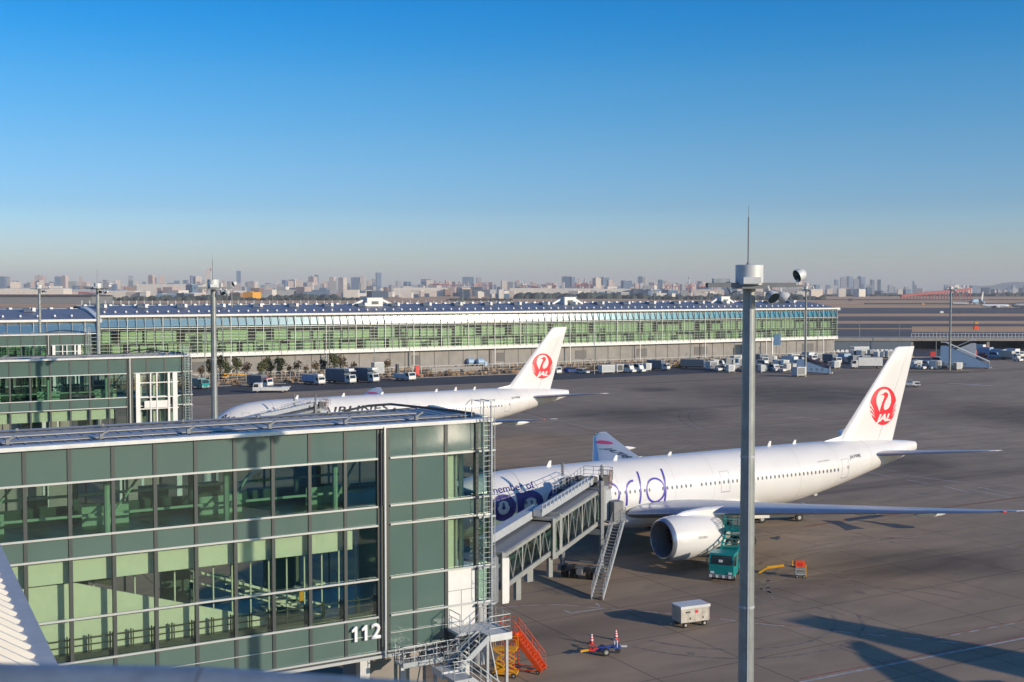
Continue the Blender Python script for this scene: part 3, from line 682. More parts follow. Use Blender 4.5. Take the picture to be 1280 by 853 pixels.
    # partition that closes the bay beside the stair tower
    f = MB(); f.box(aB[2]+.1, aB[2]+.75, .5, 1.1, Z[2]-.3, Z[1]); f.box(aB[2]+1.1, aB[2]+1.2, .9, 1.3, Z[2]-.3, Z[1]); f.box(aB[2]+1.5, aB[2]+1.62, .9, 1.3, Z[2]-.3, Z[1]); f.box(aB[2]+.1, aB[2]+.75, .5, 1.1, Z[5], Z[3]); f.box(aB[2]+1.1, aB[2]+1.2, .9, 1.3, Z[5], Z[3]); f.box(aB[2]+1.5, aB[2]+1.62, .9, 1.3, Z[5], Z[3]); f.box(aB[2]+.1, aB[3], 2.6, 2.7, Z[5], Z[1])
    obj('inner_posts', f, M['inner_white'], t)
    f = MB(); f.box(a0, aM-1.5, .38, .5, 10.5, Z[3]+.2) ; obj('bulkhead', f, M['inner_white'], t)
    if near:
        f = MB(); f.prism_y([(a0,Z[5]),(19.6,Z[5]),(19.6,7.2),(9.8,10.35),(a0,10.35)], .78, .9); obj('ramp_wall', f, M['inner_white'], t)
        f = MB(); f.prism_y([(a0,10.5),(a0,10.35),(9.8,10.35),(12,9.7),(12,10.5)], 1.66, 1.7)
        x = 5.2
        f.box(4, aM, .40, .47, 7.55, 7.62); f.box(4, aM, .40, .47, 7.22, 7.27)
        while x < aM: f.box(x, x+.06, .38, .5, Z[5], 7.75); f.box(x+.12, x+.16, .38, .5, Z[5], 7.7); x += 1.03
        f.box(4, aM, .3, .75, Z[5]-.1, Z[5]+.25); obj('railing', f, M['frame'], t)
        f = MB(); x = 10.9
        while x < aM: f.box(x, x+.07, 2.0, 2.1, 6.7, 10.5); x += 1.03
        for k in range(9): f.box(17.5+k*.55, 18.3+k*.55, 3.0, 4.4, 9.0-k*.28, 9.12-k*.28); f.box(20.0+k*.42, 20.6+k*.42, 3.2, 4.6, 6.7+k*.16, 6.8+k*.16)
        f.bar((16,2.6,9.9),(24,2.6,6.8),.12); f.bar((16,2.6,9.3),(24,2.6,6.2),.08); obj('inner_stairs', f, M['inner_white'], t)
        obj('notice_board', MB().box(21.6, 21.85, 1.0, 1.05, 7.8, 8.4), M['yellow'], t)
        nb = MB(); hN = .86
        for x_ in (24.22, 24.82):
            nb.prism_y([(x_+.14,5.42),(x_+.30,5.42),(x_+.30,5.42+hN),(x_+.17,5.42+hN),(x_-.02,5.42+hN*.80),(x_-.02,5.42+hN*.64),(x_+.14,5.42+hN*.72)], -.24, -.12)
        obj('gate_number', nb, M['reflw'], t)
        bm = text_bm('2', 1.2, 0, .03); w = max(v.co.x for v in bm.verts)
        bmesh.ops.solidify(bm, geom=bm.faces[:], thickness=.1)
        map_bm('gate_number', bm, lambda c: Vector((25.38+c.x*.62/w, -.14-c.z, 5.42+c.y)), M['reflw'], t)
        obj('service_door', MB().box(aB[2]+.08, aB[3]+.02, -.05, .1, 5.25, Z[4]-.08), M['white'], t)
        obj('door_seam', MB().box(aB[2]+.95, aB[2]+.98, -.062, -.051, 5.25, Z[4]-1.3).box(aB[2]+.1, aB[3], -.062, -.051, Z[4]-1.3, Z[4]-1.27), M['midgrey'], t)
        obj('drain_pipe', MB().tube((aM+.1,-.3,12.9),(aM+.1,-.3,17),.09), M['darkgrey'], t)
    else:
        # open white stair frame of the end tower
        f = MB()
        for x, w_ in ((aB[0]+.5,.24),(aB[2]+1.0,.26),(aB[0]+1.9,.07),(aB[0]+2.6,.07),(aB[2]+.3,.12)): f.box(x-w_, x+w_, -.5, -.2, Z[5]-.6, Z[1])
        for z in (Z[1]-1.1, Z[3]-.3, Z[3]+1.0): f.box(aB[0]+.3, aB[3]-.6, -.45, -.35, z-.06, z+.06)
        f.box(aB[0]+1.2, aB[2]+.2, -.44, -.36, Z[3]-.2, Z[3]+.6)
        for k in range(5): f.box(aB[0]+.9+k*.75, aB[0]+1.15+k*.75, .6, .8, Z[5], Z[1])
        obj('stair_frame', f, M['white'], t)
    # ladder with safety hoops
    f = MB(); lx = aB[3]+.42
    for dx in (-.25, .25): f.tube((lx+dx,-.55,4.9),(lx+dx,-.55,18.5),.03,n=5)
    z = 5.1
    while z < 17.6: f.tube((lx-.25,-.55,z),(lx+.25,-.55,z),.018,n=4); z += .3
    for k in range(7):
        a = math.pi*(k/6); 
        if k in (1,3,5): f.tube((lx+.42*math.cos(a), -.55-.55*math.sin(a), 7.0),(lx+.42*math.cos(a), -.55-.55*math.sin(a), 18.5),.018,n=4)
    z = 7.0
    while z < 18.6:
        f.path([(lx+.42*math.cos(math.pi*k/8), -.55-.55*math.sin(math.pi*k/8), z) for k in range(9)], .018, 4); z += 1.05
    for z in (6.5,8.7,11.7,12.9,15.6): f.box(lx-.5, lx+.6, -.5, -.2, z-.05, z+.05)
    f.path([(lx-.3,-.3,18.5),(lx-.3,.8,18.5),(lx-.3,.8,17.5)], .03, 5); f.path([(lx+.3,-.3,18.5),(lx+.3,.8,18.5),(lx+.3,.8,17.5)], .03, 5); f.path([(lx-1.3,-.3,17.5),(lx-1.3,-.3,18.3),(lx-1.0,-.3,18.6),(lx-.3,-.3,18.6)], .025, 5)
    for dx in (.55,): f.tube((lx+dx,-.15,4.8),(lx+dx,-.15,17.2),.045,n=6)
    obj('ladder', f, M['steel'], t)
    # ground level
    f = MB(); f.box(a0, 20.5+shift, 3.2, D-1, -.1, Z[6]-.02); f.box(26.6+shift, 30.5+shift, 3.5, D-1, -.1, Z[6]-.02); obj('ground_floor_wall', f, M['conc'], t)
    x = aM-.6; bx = [(27.4+shift, 27.7+shift, .3, .6, -.1, Z[6]-.02), (31.6+shift, 32.2+shift, 1.0, 1.6, -.1, Z[6]-.02)]
    while x > a0: bx.append((x-.3, x+.3, .8, 1.4, -.1, Z[6]-.02)); x -= 8.2
    each('support_column', bx, M['steel_lt'], t)
    f = MB(); f.box(a0, aB[4]-.2, .1, D-.1, Z[6]-.3, Z[6]-.03); obj('soffit', f, M['darkgrey'], t)
    return t
gate_building(60.5, -14, 0, 'nearest green glass gate building with the white number 112 on it', True, 'glass')
gate_building(136.4, -6, 1.9, 'middle green glass gate building with the open white stair tower', False, 'open')
gate_building(212.5, 2, 4.2, 'farthest green glass gate building at the left edge, only its upper rows showing', False, 'glass')

# ------------------------------------------------------------------ service stairs at gate 112
def flight(mb, p0, p1, w, n, treads):
    """p0 top, p1 bottom centre points, w width"""
    p0, p1 = Vector(p0), Vector(p1); d = p1 - p0; h = Vector((d.x, d.y, 0)).normalized(); s = Vector((-h.y, h.x, 0)) * w/2
    for e in (-1, 1): mb.bar(p0 + s*e, p1 + s*e, .08, .32)
    for i in range(n):
        c = p0 + d*((i+.5)/n); q = .13
        treads.add([c - s - h*q, c + s - h*q, c + s + h*q, c - s + h*q, c - s - h*q - Vector((0,0,.04)), c + s - h*q - Vector((0,0,.04)), c + s + h*q - Vector((0,0,.04)), c - s + h*q - Vector((0,0,.04))], [(0,1,2,3),(7,6,5,4),(0,4,5,1),(1,5,6,2),(2,6,7,3),(3,7,4,0)])
    return s
def rail(mb, pts, h=1.1, step=1.0, r=.025):
    pts = [Vector(p) for p in pts]; U = Vector((0,0,1))
    for p, q in zip(pts, pts[1:]):
        n = max(1, round((q-p).length/step))
        for i in range(n+1): c = p.lerp(q, i/n); mb.tube(c, c + U*h, r, n=5)
        for k in (1, .68, .36): mb.tube(p + U*h*k, q + U*h*k, r*(1 if k == 1 else .7), n=5)
t = thing('service_stairs', 'grey steel service stairs with landings below the white door of the gate building', 'stairs', ab(0, 57.5), TH)
s1, tr, ra = MB(), MB(), MB()
s1.box(30.1, 32.8, 1.35, 2.7, 5.25, 5.42); s1.box(31.4, 32.8, 0.0, 1.349, 5.25, 5.42); s1.box(31.4, 32.8, -.06, -.001, 5.1, 5.5); s1.box(32.8, 32.86, 0, 2.7, 5.1, 5.5)
s1.box(28.4, 29.6, -.1, 1.25, 3.65, 3.8); s1.box(28.34, 28.4, -.1, 1.25, 3.5, 3.9); s1.box(28.4, 29.6, -.16, -.1, 3.5, 3.9)
obj('landing', s1, M['steel_lt'], t)
s2 = MB(); sA = flight(s2, (31.4,.6,5.4), (29.4,.6,3.8), 1.2, 9, tr); flight(s2, (29.4,-.85,3.75), (33.8,-.85,.15), 1.2, 19, tr); obj('stringer', s2, M['ltgrey'], t); obj('treads', tr, M['darkgrey'], t)
s3 = MB(); s3.box(28.4, 29.5, -1.5, -.17, 3.65, 3.79)
for x, y, z in ((28.5,-1.4,3.64),(29.4,1.1,3.64),(28.5,1.1,3.64),(32.6,.2,5.2),(32.6,2.5,5.2),(30.6,2.5,5.2)): s3.box(x-.08, x+.08, y-.08, y+.08, 0, z)
s3.bar((32.6,.3,.3),(32.6,2.4,4.9),.06)
obj('stair_supports', s3, M['ltgrey'], t)
rail(ra, [(31.4,.05,5.42),(32.75,.05,5.42),(32.75,2.6,5.42)]); rail(ra, [(31.4,.02,5.4),(29.4,.02,3.8)]); rail(ra, [(31.4,1.2,5.4),(29.4,1.2,3.8)]); rail(ra, [(29.5,-.12,3.8),(28.45,-.12,3.8),(28.45,1.2,3.8)]); rail(ra, [(28.45,-1.4,3.8),(29.4,-1.42,3.8),(33.8,-1.42,.15)], 1.0, .8); rail(ra, [(29.5,-.26,3.8),(33.8,-.26,.15)], 1.0, .8)
rail(ra, [(30.15,2.6,5.42),(30.15,1.25,5.42)])
obj('handrail', ra, M['steel'], t, True)
t = thing('walkway', 'narrow grey maintenance walkway with pipes hung along the foot of the glass front', 'walkway', ab(0, 60.5), TH)
w = MB(); w.box(26.7, 30.2, -1.5, -.3, 3.95, 4.07); w.box(26.7, 30.2, -1.56, -1.5, 3.9, 4.2); obj('deck', w, M['steel'], t)
w = MB(); rail(w, [(26.75,-1.45,4.07),(30.2,-1.45,4.07)], 1.0, .7); rail(w, [(26.75,-.4,4.07),(26.75,-1.45,4.07)], 1.0, .7); obj('handrail', w, M['steel_lt'], t, True)
w = MB()
for k in range(14): x = 26.9 + random.random()*3.2; y = -1.3 + random.random()*.9; w.path([(x,y,4.1),(x+random.uniform(-.4,.4),y,4.1+random.uniform(.3,.8)),(x+random.uniform(-.9,.9),y+.2,4.1+random.uniform(.1,.6))], .035, 5)
obj('pipework', w, M['darkgrey'], t)

# ------------------------------------------------------------------ passenger boarding bridge
t = thing('boarding_bridge', 'grey telescopic boarding bridge with glazed truss sides reaching the lettered airliner', 'boarding bridge', ab(0, 0), TH)
A0, A1 = Vector((37.8, 69.6, 4.35)), Vector((56.7, 85.7, 4.75)); dv = (A1 - A0); Lb = dv.length; dh = Vector((dv.x, dv.y, 0)).normalized(); ds = Vector((-dh.y, dh.x, 0)); U = Vector((0,0,1))
def tun(f0, f1, w, h, zoff, tag_, npan):
    p, q = A0.lerp(A1, f0) + U*zoff, A0.lerp(A1, f1) + U*zoff
    fr = MB(); gl = MB()
    for e in (-1, 1):
        o = ds*e*w/2
        fr.bar(p + o + U*.18, q + o + U*.18, .14, .36); fr.bar(p + o + U*h, q + o + U*h, .18, .26)
        for i in range(0, npan+1, 4): c = p.lerp(q, i/npan) + o; fr.bar(c + U*.4, c + U*h, .09)
        for i in range(npan):
            a, b = p.lerp(q, i/npan) + o, p.lerp(q, (i+1)/npan) + o
            if i % 2: a, b = b, a
            fr.bar(a + U*.45, b + U*(h-.1), .06)
        gl.quad(p + o*.93 + U*.45, q + o*.93 + U*.45, q + o*.93 + U*(h-.1), p + o*.93 + U*(h-.1))
    obj('tunnel_frame', fr, M['bridge'], t, label='%s tunnel section frame' % tag_)
    obj('tunnel_glazing', gl, M['bridge_glass'], t)
    fl = MB(); fl.add([p - ds*w/2, p + ds*w/2, q + ds*w/2, q - ds*w/2, p - ds*w/2 + U*.12, p + ds*w/2 + U*.12, q + ds*w/2 + U*.12, q - ds*w/2 + U*.12], [(0,3,2,1),(4,5,6,7),(0,1,5,4),(1,2,6,5),(2,3,7,6),(3,0,4,7)]); obj('tunnel_floor', fl, M['midgrey'], t)
    rf = MB(); H_ = U*(h+.1); rf.add([p - ds*w/2 + H_, p + ds*w/2 + H_, q + ds*w/2 + H_, q - ds*w/2 + H_, p - ds*w/2 + H_ + U*.1, p + ds*w/2 + H_ + U*.1, q + ds*w/2 + H_ + U*.1, q - ds*w/2 + H_ + U*.1], [(0,3,2,1),(4,5,6,7),(0,1,5,4),(1,2,6,5),(2,3,7,6),(3,0,4,7)])
    obj('tunnel_roof', rf, M['midgrey'], t); return p, q
p1, q1 = tun(.0, .52, 2.3, 2.35, .25, 'inner', 13)
p2, q2 = tun(.42, 1.0, 2.8, 2.85, 0, 'outer', 15)
# end hoops, goal post and roof cable trays
for p, w, h in ((p1,2.3,2.35),(p2,2.8,2.85),(q2,2.8,2.85),(p2.lerp(q2,.12),2.8,2.85)):
    mb = MB()
    for e in (-1, 1): mb.bar(p + ds*e*w/2 + U*0, p + ds*e*w/2 + U*(h+.25), .25)
    mb.bar(p - ds*w/2 + U*(h+.2), p + ds*w/2 + U*(h+.2), .22)
    obj('tunnel_hoop', mb, M['bridge'], t)
mb = MB()
a, b = A0.lerp(A1,.0) + ds*.55 + U*3.35, A0.lerp(A1,.5) + ds*.55 + U*3.35; mb.bar(a, b, .8, .6); obj('cable_housing', mb, M['ltgrey'], t, label='long pale housing on the inner roof')
mb = MB(); a, b = A0.lerp(A1,.40) - ds*.3 + U*3.55, A0.lerp(A1,.97) - ds*.3 + U*3.6; mb.bar(a, b, .7, .55)
for i in range(16):
    c = a.lerp(b, i/15); mb.bar(c - ds*.38 + U*.1, c - ds*.38 + U*.65, .05)
mb.bar(a - ds*.38 + U*.62, b - ds*.38 + U*.62, .05)
obj('cable_tray', mb, M['ltgrey'], t)
mb = MB(); c = A0.lerp(A1, .92)
for e in (-1, 1):
    base = Vector((c.x, c.y, 0)) + ds*e*1.75
    mb.bar(base + U*.9, base + U*8.6, .32, .32); mb.tube(base + U*8.9, base + U*10.0, .09, n=6)
    for i in range(5): mb.tube(base + U*(9.0+i*.2), base + U*(9.08+i*.2), .15, n=6)
mb.bar(Vector((c.x,c.y,4.2)) - ds*1.75, Vector((c.x,c.y,4.2)) + ds*1.75, .4, .5)
obj('lift_columns', mb, M['midgrey'], t)
mb = MB(); rail(mb, [A1 + dh*1.0 - ds*1.6 + U*2.6, A1 + dh*2.0 - ds*1.6 + U*2.6, A1 + dh*2.0 - ds*.4 + U*2.6], 1.6, .4, .03); obj('ladder_cage', mb, mat('cage_rust', (.25,.12,.08), .6), t)
mb = MB(); c0 = Vector((c.x, c.y, 0)); mb.bar(c0 - ds*2.1 + U*.85, c0 + ds*2.1 + U*.85, .5, .5); mb.bar(c0 - dh*.9 + U*.75, c0 + dh*.9 + U*.75, .5, .4); mb.bar(c0 - ds*1.6 + U*1.5, c0 + ds*1.6 + U*1.5, .12); mb.bar(c0 - ds*2.3 - dh*.9 + U*1.3, c0 + ds*2.3 - dh*.9 + U*1.3, .06); tk = obj('drive_carriage', mb, M['midgrey'], t)
for e in (-1.5, -.7, .7, 1.5):
    w_ = MB(); w_.tube(c0 + ds*(e-.2) + U*.6, c0 + ds*(e+.2) + U*.6, .6, n=18); w_.tube(c0 + ds*(e-.21) + U*.6, c0 + ds*(e+.21) + U*.6, .25, n=10); obj('tyre', w_, M['rubber'], tk, True)
# mid support leg and hanging boxes under the tunnels
mb = MB(); m = A0.lerp(A1, .35); mb.bar(Vector((m.x,m.y,3.1)) , Vector((m.x,m.y,4.4)), .5); mb.bar(p2 + U*(-1.4) - ds*1.1, p2 + U*.1 - ds*1.1, .35); mb.bar(A0.lerp(A1,.62) - U*1.2, A0.lerp(A1,.62), .3); mb.bar(A0.lerp(A1,.18) - U*1.6 - ds*.6, A0.lerp(A1,.18) + U*.2 - ds*.6, .4); obj('hanger_box', mb, M['bridge'], t)
mb = MB(); c_ = A0 - dh*1.6; mb.lathe_z([(-.2,1.35),(2.7,1.35),(2.9,1.2),(3.0,.3)], c_, 20); obj('rotunda', mb, M['midgrey'], t, True)
mb = MB(); mb.lathe_z([(-c_.z,.55),(-.4,.55)], c_, 16); obj('rotunda_column', mb, M['ltgrey'], t, True)
mb = MB(); e0 = c_ - dh*1.2; mb.bar(Vector((33.1,66.5,5.9)), e0 + U*1.4, 2.4, 2.7); obj('link_corridor', mb, M['steel_lt'], t)
mb = MB(); mb.bar(A0 - ds*1.3 - U*.6, A0 - ds*1.3 + U*2.5, .5, .2); mb.bar(A0 - ds*1.25 + dh*.55 - U*.6, A0 - ds*1.25 + dh*.55 + U*2.3, .28, .15); obj('end_panel', mb, M['white'], t)
# cab
cc = A1 + dh*1.7 + Vector((0,0,-.05)); mb = MB(); mb.lathe_z([(0,1.6),(2.7,1.6),(2.9,1.4),(3.0,.2)], cc, 20); cab = obj('rotating_cab', mb, M['ltgrey'], t, True)
mb = MB(); hd = Vector((.15,1,0)).normalized(); hs_ = Vector((1,-.15,0)); a = cc + hd*.6; mb.bar(a + U*1.5, cc + hd*2.6 + U*1.5, 2.6, 2.9); obj('cab_head', mb, M['ltgrey'], t)
mb = MB(); 
for i in range(7):
    a = cc + hd*(2.3+.17*i) + U*1.55; mb.bar(a, a + hd*.1, 3.0 + .1*(i % 2), 3.1 + .1*(i % 2))
obj('bellows_hood', mb, M['darkgrey'], t)
mb = MB(); 
for k in range(7):
    a = cc + Vector((random.uniform(-1.5,.8), random.uniform(-2.6,1), 3.25)); mb.box(a.x-.3, a.x+random.uniform(.1,.5), a.y-.25, a.y+.3, a.z, a.z+random.uniform(.2,.8))
a = A0.lerp(A1,.8) + ds*.9 + U*3.1; mb.bar(a, a + dh*1.4, .7, .9); a = A0.lerp(A1,.68) + ds*.7 + U*3.1; mb.bar(a, a+dh*.8, .7,.6)
obj('roof_equipment', mb, M['darkgrey'], t)
mb = MB(); rail(mb, [A0.lerp(A1,.74) + ds*1.2 + U*3, A1 + ds*1.3 + U*3, A1 + dh*3 + ds*1.3 + U*3.2, A1 + dh*3 - ds*1.4 + U*3.2, A1 - ds*1.3 + U*3], 1.1, .9, .03); obj('roof_railing', mb, M['steel'], t, True)
# service stair of the bridge
top, bot = Vector((59.2, 84.6, 4.6)), Vector((52.4, 77.9, .1)); st, tr, ra = MB(), MB(), MB()
sv_ = flight(st, top, bot, .95, 24, tr); obj('stair_stringer', st, M['ltgrey'], t); obj('stair_treads', tr, M['midgrey'], t)
for e in (-1, 1): rail(ra, [top + sv_*e, bot + sv_*e], 1.0, 1.2, .022)
rail(ra, [top + sv_, top + sv_ + Vector((.8,.9,0)), top - sv_ + Vector((1.2,.7,0)), top - sv_], 1.0, .6); obj('stair_railing', ra, M['steel'], t, True)
mb = MB(); mb.box(58.0, 60.0, 84.4, 86.4, 4.5, 4.62); mb.box(58.7, 59.7, 84.6, 85.7, 4.62, 6.3); obj('stair_platform', mb, M['midgrey'], t)

dup(bpy.data.objects['boarding_bridge'], ab(2.5, 76.8), TH, 'grey boarding bridge mostly hidden behind the gate 112 roof, only its post tops showing', 'boarding bridges')
bpy.data.objects['boarding_bridge']['group'] = 'boarding bridges'
# ------------------------------------------------------------------ floodlight masts
def lamp_head(mb, mbg, x, y, z, yaw, s=1.0, tilt=-35):
    m_ = Matrix.Translation((x,y,z)) @ Matrix.Rotation(R(yaw),4,'Z') @ Matrix.Rotation(R(tilt),4,'Y')
    prof = [(-.42,.12),(-.30,.30),(.05,.42),(.25,.42)]; n = 12; rg = []
    for px_, r_ in prof: rg.append([m_ @ Vector((px_*s, r_*s*math.cos(2*math.pi*i/n), r_*s*math.sin(2*math.pi*i/n))) for i in range(n)])
    mb.rings(rg, True, False); mbg.poly([m_ @ Vector((.24*s, .41*s*math.cos(2*math.pi*i/n), .41*s*math.sin(2*math.pi*i/n))) for i in range(n)])
def make_mast(label, loc, group='tall floodlight masts'):
    t = thing('floodlight_mast', label, 'floodlight mast', loc, 0, group)
    obj('pole', MB().tube((0,0,0),(0,0,25.15),.36,.25,24), M['mast'], t, True)
    bd = MB()
    for z_ in (6.1, 12.2, 18.3): bd.lathe_z([(z_-.05,.375-z_*.0044),(z_+.05,.375-z_*.0044)], n=24)
    bd.bar((.0,-.37,3),(.0,-.27,25),.05); obj('joint_band', bd, M['ltgrey'], t, True)
    obj('platform', MB().box(-1.65,2.1,-.3,.3,25.12,25.2).box(-.5,.5,-1.1,1.1,25.04,25.12).box(-1.7,1.8,-.34,-.28,25.1,25.28).box(-1.7,1.8,.28,.34,25.1,25.28), M['midgrey'], t)
    obj('winch_drum', MB().lathe_z([(0,.55),(.78,.55),(.8,.5)], (0,0,25.2), 28).box(-.35,.35,-.62,-.5,25.24,25.5), M['steel_lt'], t, True)
    r = MB().tube((-.05,0,26.0),(-.05,0,27.9),.028,n=6); r.tube((-.05,0,27.9),(-.05,0,28.35),.012,n=4); r.lathe_z([(0,.09),(.12,.03)], (-.05,0,26.0), 8); obj('lightning_rod', r, M['midgrey'], t)
    for (x,y,z,yaw,tl) in ((2.0,-.1,25.6,200,22),(1.1,.6,24.75,70,30),(.75,-.7,24.75,-60,35),(1.3,-.3,24.7,-10,35)):
        a, b = MB(), MB(); lamp_head(a, b, x, y, z, yaw, .62, tl); a.bar((x,y,z),(x-.15,y,25.16),.07); h = obj('lamp_head', a, M['steel_lt'], t, True); obj('lamp_glass', b, M['windscreen'], h)
    obj('junction_box', MB().box(-1.45,-.8,-.2,.25,25.21,25.45), M['steel'], t)
    obj('ladder_pegs', MB().path([(-.95,-.3,25.1),(-.8,-.32,24.85),(-.55,-.3,24.95)], .025, 4), M['darkgrey'], t)
    return t
mast_xy = (.2021*47, 47.0)
mast1 = make_mast('nearest floodlight mast, thick grey pole in front of the lettered airliner', (mast_xy[0], mast_xy[1], 0))
for lab, p in (('slim floodlight mast rising behind the roof of building 112', (-.2546*113, 113, 0)),
               ('floodlight mast behind the middle gate building', (-.353*178, 178, 0)),
               ('leftmost floodlight mast, in front of the far curved roof', (-.4028*246, 246, 0)),
               ('floodlight mast beside the dark canopied stairs, right of the thick grey pole', (*at(1006.5,471).xy, 0)),
               ('rightmost floodlight mast, beside the large white boarding stairs', (*at(1187,463).xy, 0))):
    dup(mast1, p, random.uniform(-.4,.4), lab)

# ------------------------------------------------------------------ vehicles and ground equipment
def wheels(t, xs, y, r=.4, w=.26):
    for x in xs:
        for s in (-1, 1):
            o = obj('wheel', MB().wheel(x, s*y, r, w, 14), M['rubber'], t, True)
            obj('hub', MB().tube((x, s*y-w/2-.01, r), (x, s*y+w/2+.01, r), r*.5, n=10), M['hub'], o)
def cab_profile(x0, x1, z0, z1, rake=.25): return [(x0,z0),(x1,z0),(x1+.05,z0+(z1-z0)*.5),(x1-rake,z1),(x0,z1)]
def make_truck(label, loc, rz, cabm, boxm, L=7.5, W=2.3, H=3.4, group=None, name='box_truck', cat='truck', cabh=2.5, extras=None, boxz=1.0):
    t = thing(name, label, cat, loc, rz, group); h = W/2; x1 = L/2; x0 = -L/2; cx = x1-1.9
    obj('chassis', MB().box(x0, x1-.1, -h*.8, h*.8, .5, .8), M['darkgrey'], t)
    c = obj('cab', MB().prism_y(cab_profile(cx, x1, .55, cabh), -h*.96, h*.96), cabm, t)
    obj('windscreen', MB().quad((x1+.06,-h*.82,.55+(cabh-.55)*.52),(x1+.06,h*.82,.55+(cabh-.55)*.52),(x1-.19,h*.82,cabh-.15),(x1-.19,-h*.82,cabh-.15)), M['windscreen'], c)
    for s in (-1, 1):
        obj('side_window', MB().quad((cx+.6,s*h*.965,cabh*.58),(x1-.1,s*h*.965,cabh*.58),(x1-.3,s*h*.965,cabh-.25),(cx+.6,s*h*.965,cabh-.25)), M['windscreen'], c)
        obj('headlight', MB().box(x1-.02,x1+.06,s*h*.7-.15,s*h*.7+.15,.75,.92), M['reflw'], c)
        obj('mirror', MB().box(x1-.1,x1+.05,s*(h+.12)-.06,s*(h+.12)+.06,cabh*.62,cabh*.82), M['darkgrey'], c)
    obj('bumper', MB().box(x1-.05,x1+.12,-h*.95,h*.95,.42,.68), M['midgrey'], c)
    if boxm:
        b = obj('cargo_box', MB().box(x0, cx-.1, -h, h, boxz, H), boxm, t)
        obj('box_trim', MB().box(x0-.02,cx-.08,-h-.02,h+.02,H,H+.07).box(x0-.02,cx-.08,-h-.02,h+.02,boxz-.08,boxz), M['steel'], b)
    wheels(t, (x0+1.2, x1-1.1), h*.8, .42); 
    if extras: extras(t, x0, x1, cx, h, H)
    return t
def make_van(label, loc, rz, m, L=4.4, W=1.7, H=1.95, group=None, name='van', cat='van'):
    t = thing(name, label, cat, loc, rz, group); h = W/2; x1 = L/2
    b = obj('body', MB().prism_y([(-x1,.35),(x1,.35),(x1+.02,.95),(x1-.75,1.15),(x1-1.3,H),(-x1+.1,H),(-x1,1.0)] if H > 1.6 else [(-x1,.3),(x1,.3),(x1,.7),(x1-.9,.85),(x1-1.6,H),(-x1+1.0,H),(-x1+.2,.9),(-x1,.85)], -h, h), m, t)
    obj('windscreen', MB().quad((x1-.77,-h*.9,1.17 if H > 1.6 else .87),(x1-.77,h*.9,1.17 if H > 1.6 else .87),(x1-1.28,h*.85,H-.04),(x1-1.28,-h*.85,H-.04)) , M['windscreen'], b)
    for s in (-1, 1): obj('side_window', MB().quad((-x1+.5,s*(h+.01),H*.6),(x1-1.2,s*(h+.01),H*.6),(x1-1.5,s*(h+.01),H-.12),(-x1+.6,s*(h+.01),H-.12)), M['windscreen'], b)
    wheels(t, (-x1+.8, x1-.8), h*.92, .32, .2); return t
def make_tug(label, loc, rz, m, L=3.0, W=1.6, group=None, canopy=True, name='baggage_tug', cat='tow tractor'):
    t = thing(name, label, cat, loc, rz, group); h = W/2; x1 = L/2
    obj('body', MB().prism_y([(-x1,.3),(x1,.3),(x1,.95),(.3,1.05),(.25,.75),(-.8,.75),(-.85,.95),(-x1,.95)], -h, h), m, t)
    if canopy:
        obj('canopy', MB().box(-1.0,.4,-h,h,1.85,1.93), m, t); f = MB()
        for x in (-.9,.35):
            for s in (-1,1): f.bar((x,s*h*.93,.9),(x,s*h*.93,1.86),.06)
        obj('canopy_post', f, M['darkgrey'], t)
    obj('seat', MB().box(-.75,-.25,-.4,.4,.75,1.0).box(-.8,-.68,-.4,.4,1.0,1.35), M['darkgrey'], t)
    wheels(t, (-x1+.55, x1-.55), h*.9, .32, .22); return t
def make_container(label, loc, rz, m, L=2.0, W=1.6, H=1.65, group=None, door=None, dolly=True, name='cargo_container', cat='cargo container', cut=.4):
    t = thing(name, label, cat, loc, rz, group); h = W/2; z0 = .5 if dolly else .02
    b = obj('shell', MB().rings([[(-L/2,-h,z0),(-L/2,h,z0),(-L/2,h,z0+H),(-L/2,-h,z0+H)],[(L/2-cut,-h,z0),(L/2-cut,h,z0),(L/2-cut,h,z0+H),(L/2-cut,-h,z0+H)],[(L/2,-h,z0+cut),(L/2,h,z0+cut),(L/2,h,z0+H),(L/2,-h,z0+H)]]), m, t)
    f = MB()
    for s in (-1,1): f.box(-L/2-.02, -L/2+.06, s*h-.03, s*h+.03, z0, z0+H+.03); f.box(L/2-.06, L/2+.02, s*h-.03, s*h+.03, z0+cut, z0+H+.03)
    f.box(-L/2-.02, L/2+.02, -h-.03, -h+.02, z0+H-.02, z0+H+.04); f.box(-L/2-.02, L/2+.02, h-.02, h+.03, z0+H-.02, z0+H+.04); obj('edge_frame', f, M['steel'], b)
    obj('door', MB().box(-L/2+.2, L/2-cut-.1, -h-.03, -h-.01, z0+.15, z0+H-.15), door or M['ltgrey'], b)
    if dolly:
        obj('dolly', MB().box(-L/2-.1, L/2+.1, -h, h, .35, .48).bar((L/2,0,.4),(L/2+.9,0,.35),.07), M['midgrey'], t); wheels(t, (-L/2+.3, L/2-.3), h*.85, .2, .12)
    return t
def tipface(yaw_deg): return R(yaw_deg)
FRONT = TH - math.pi/2     # nose toward the apron
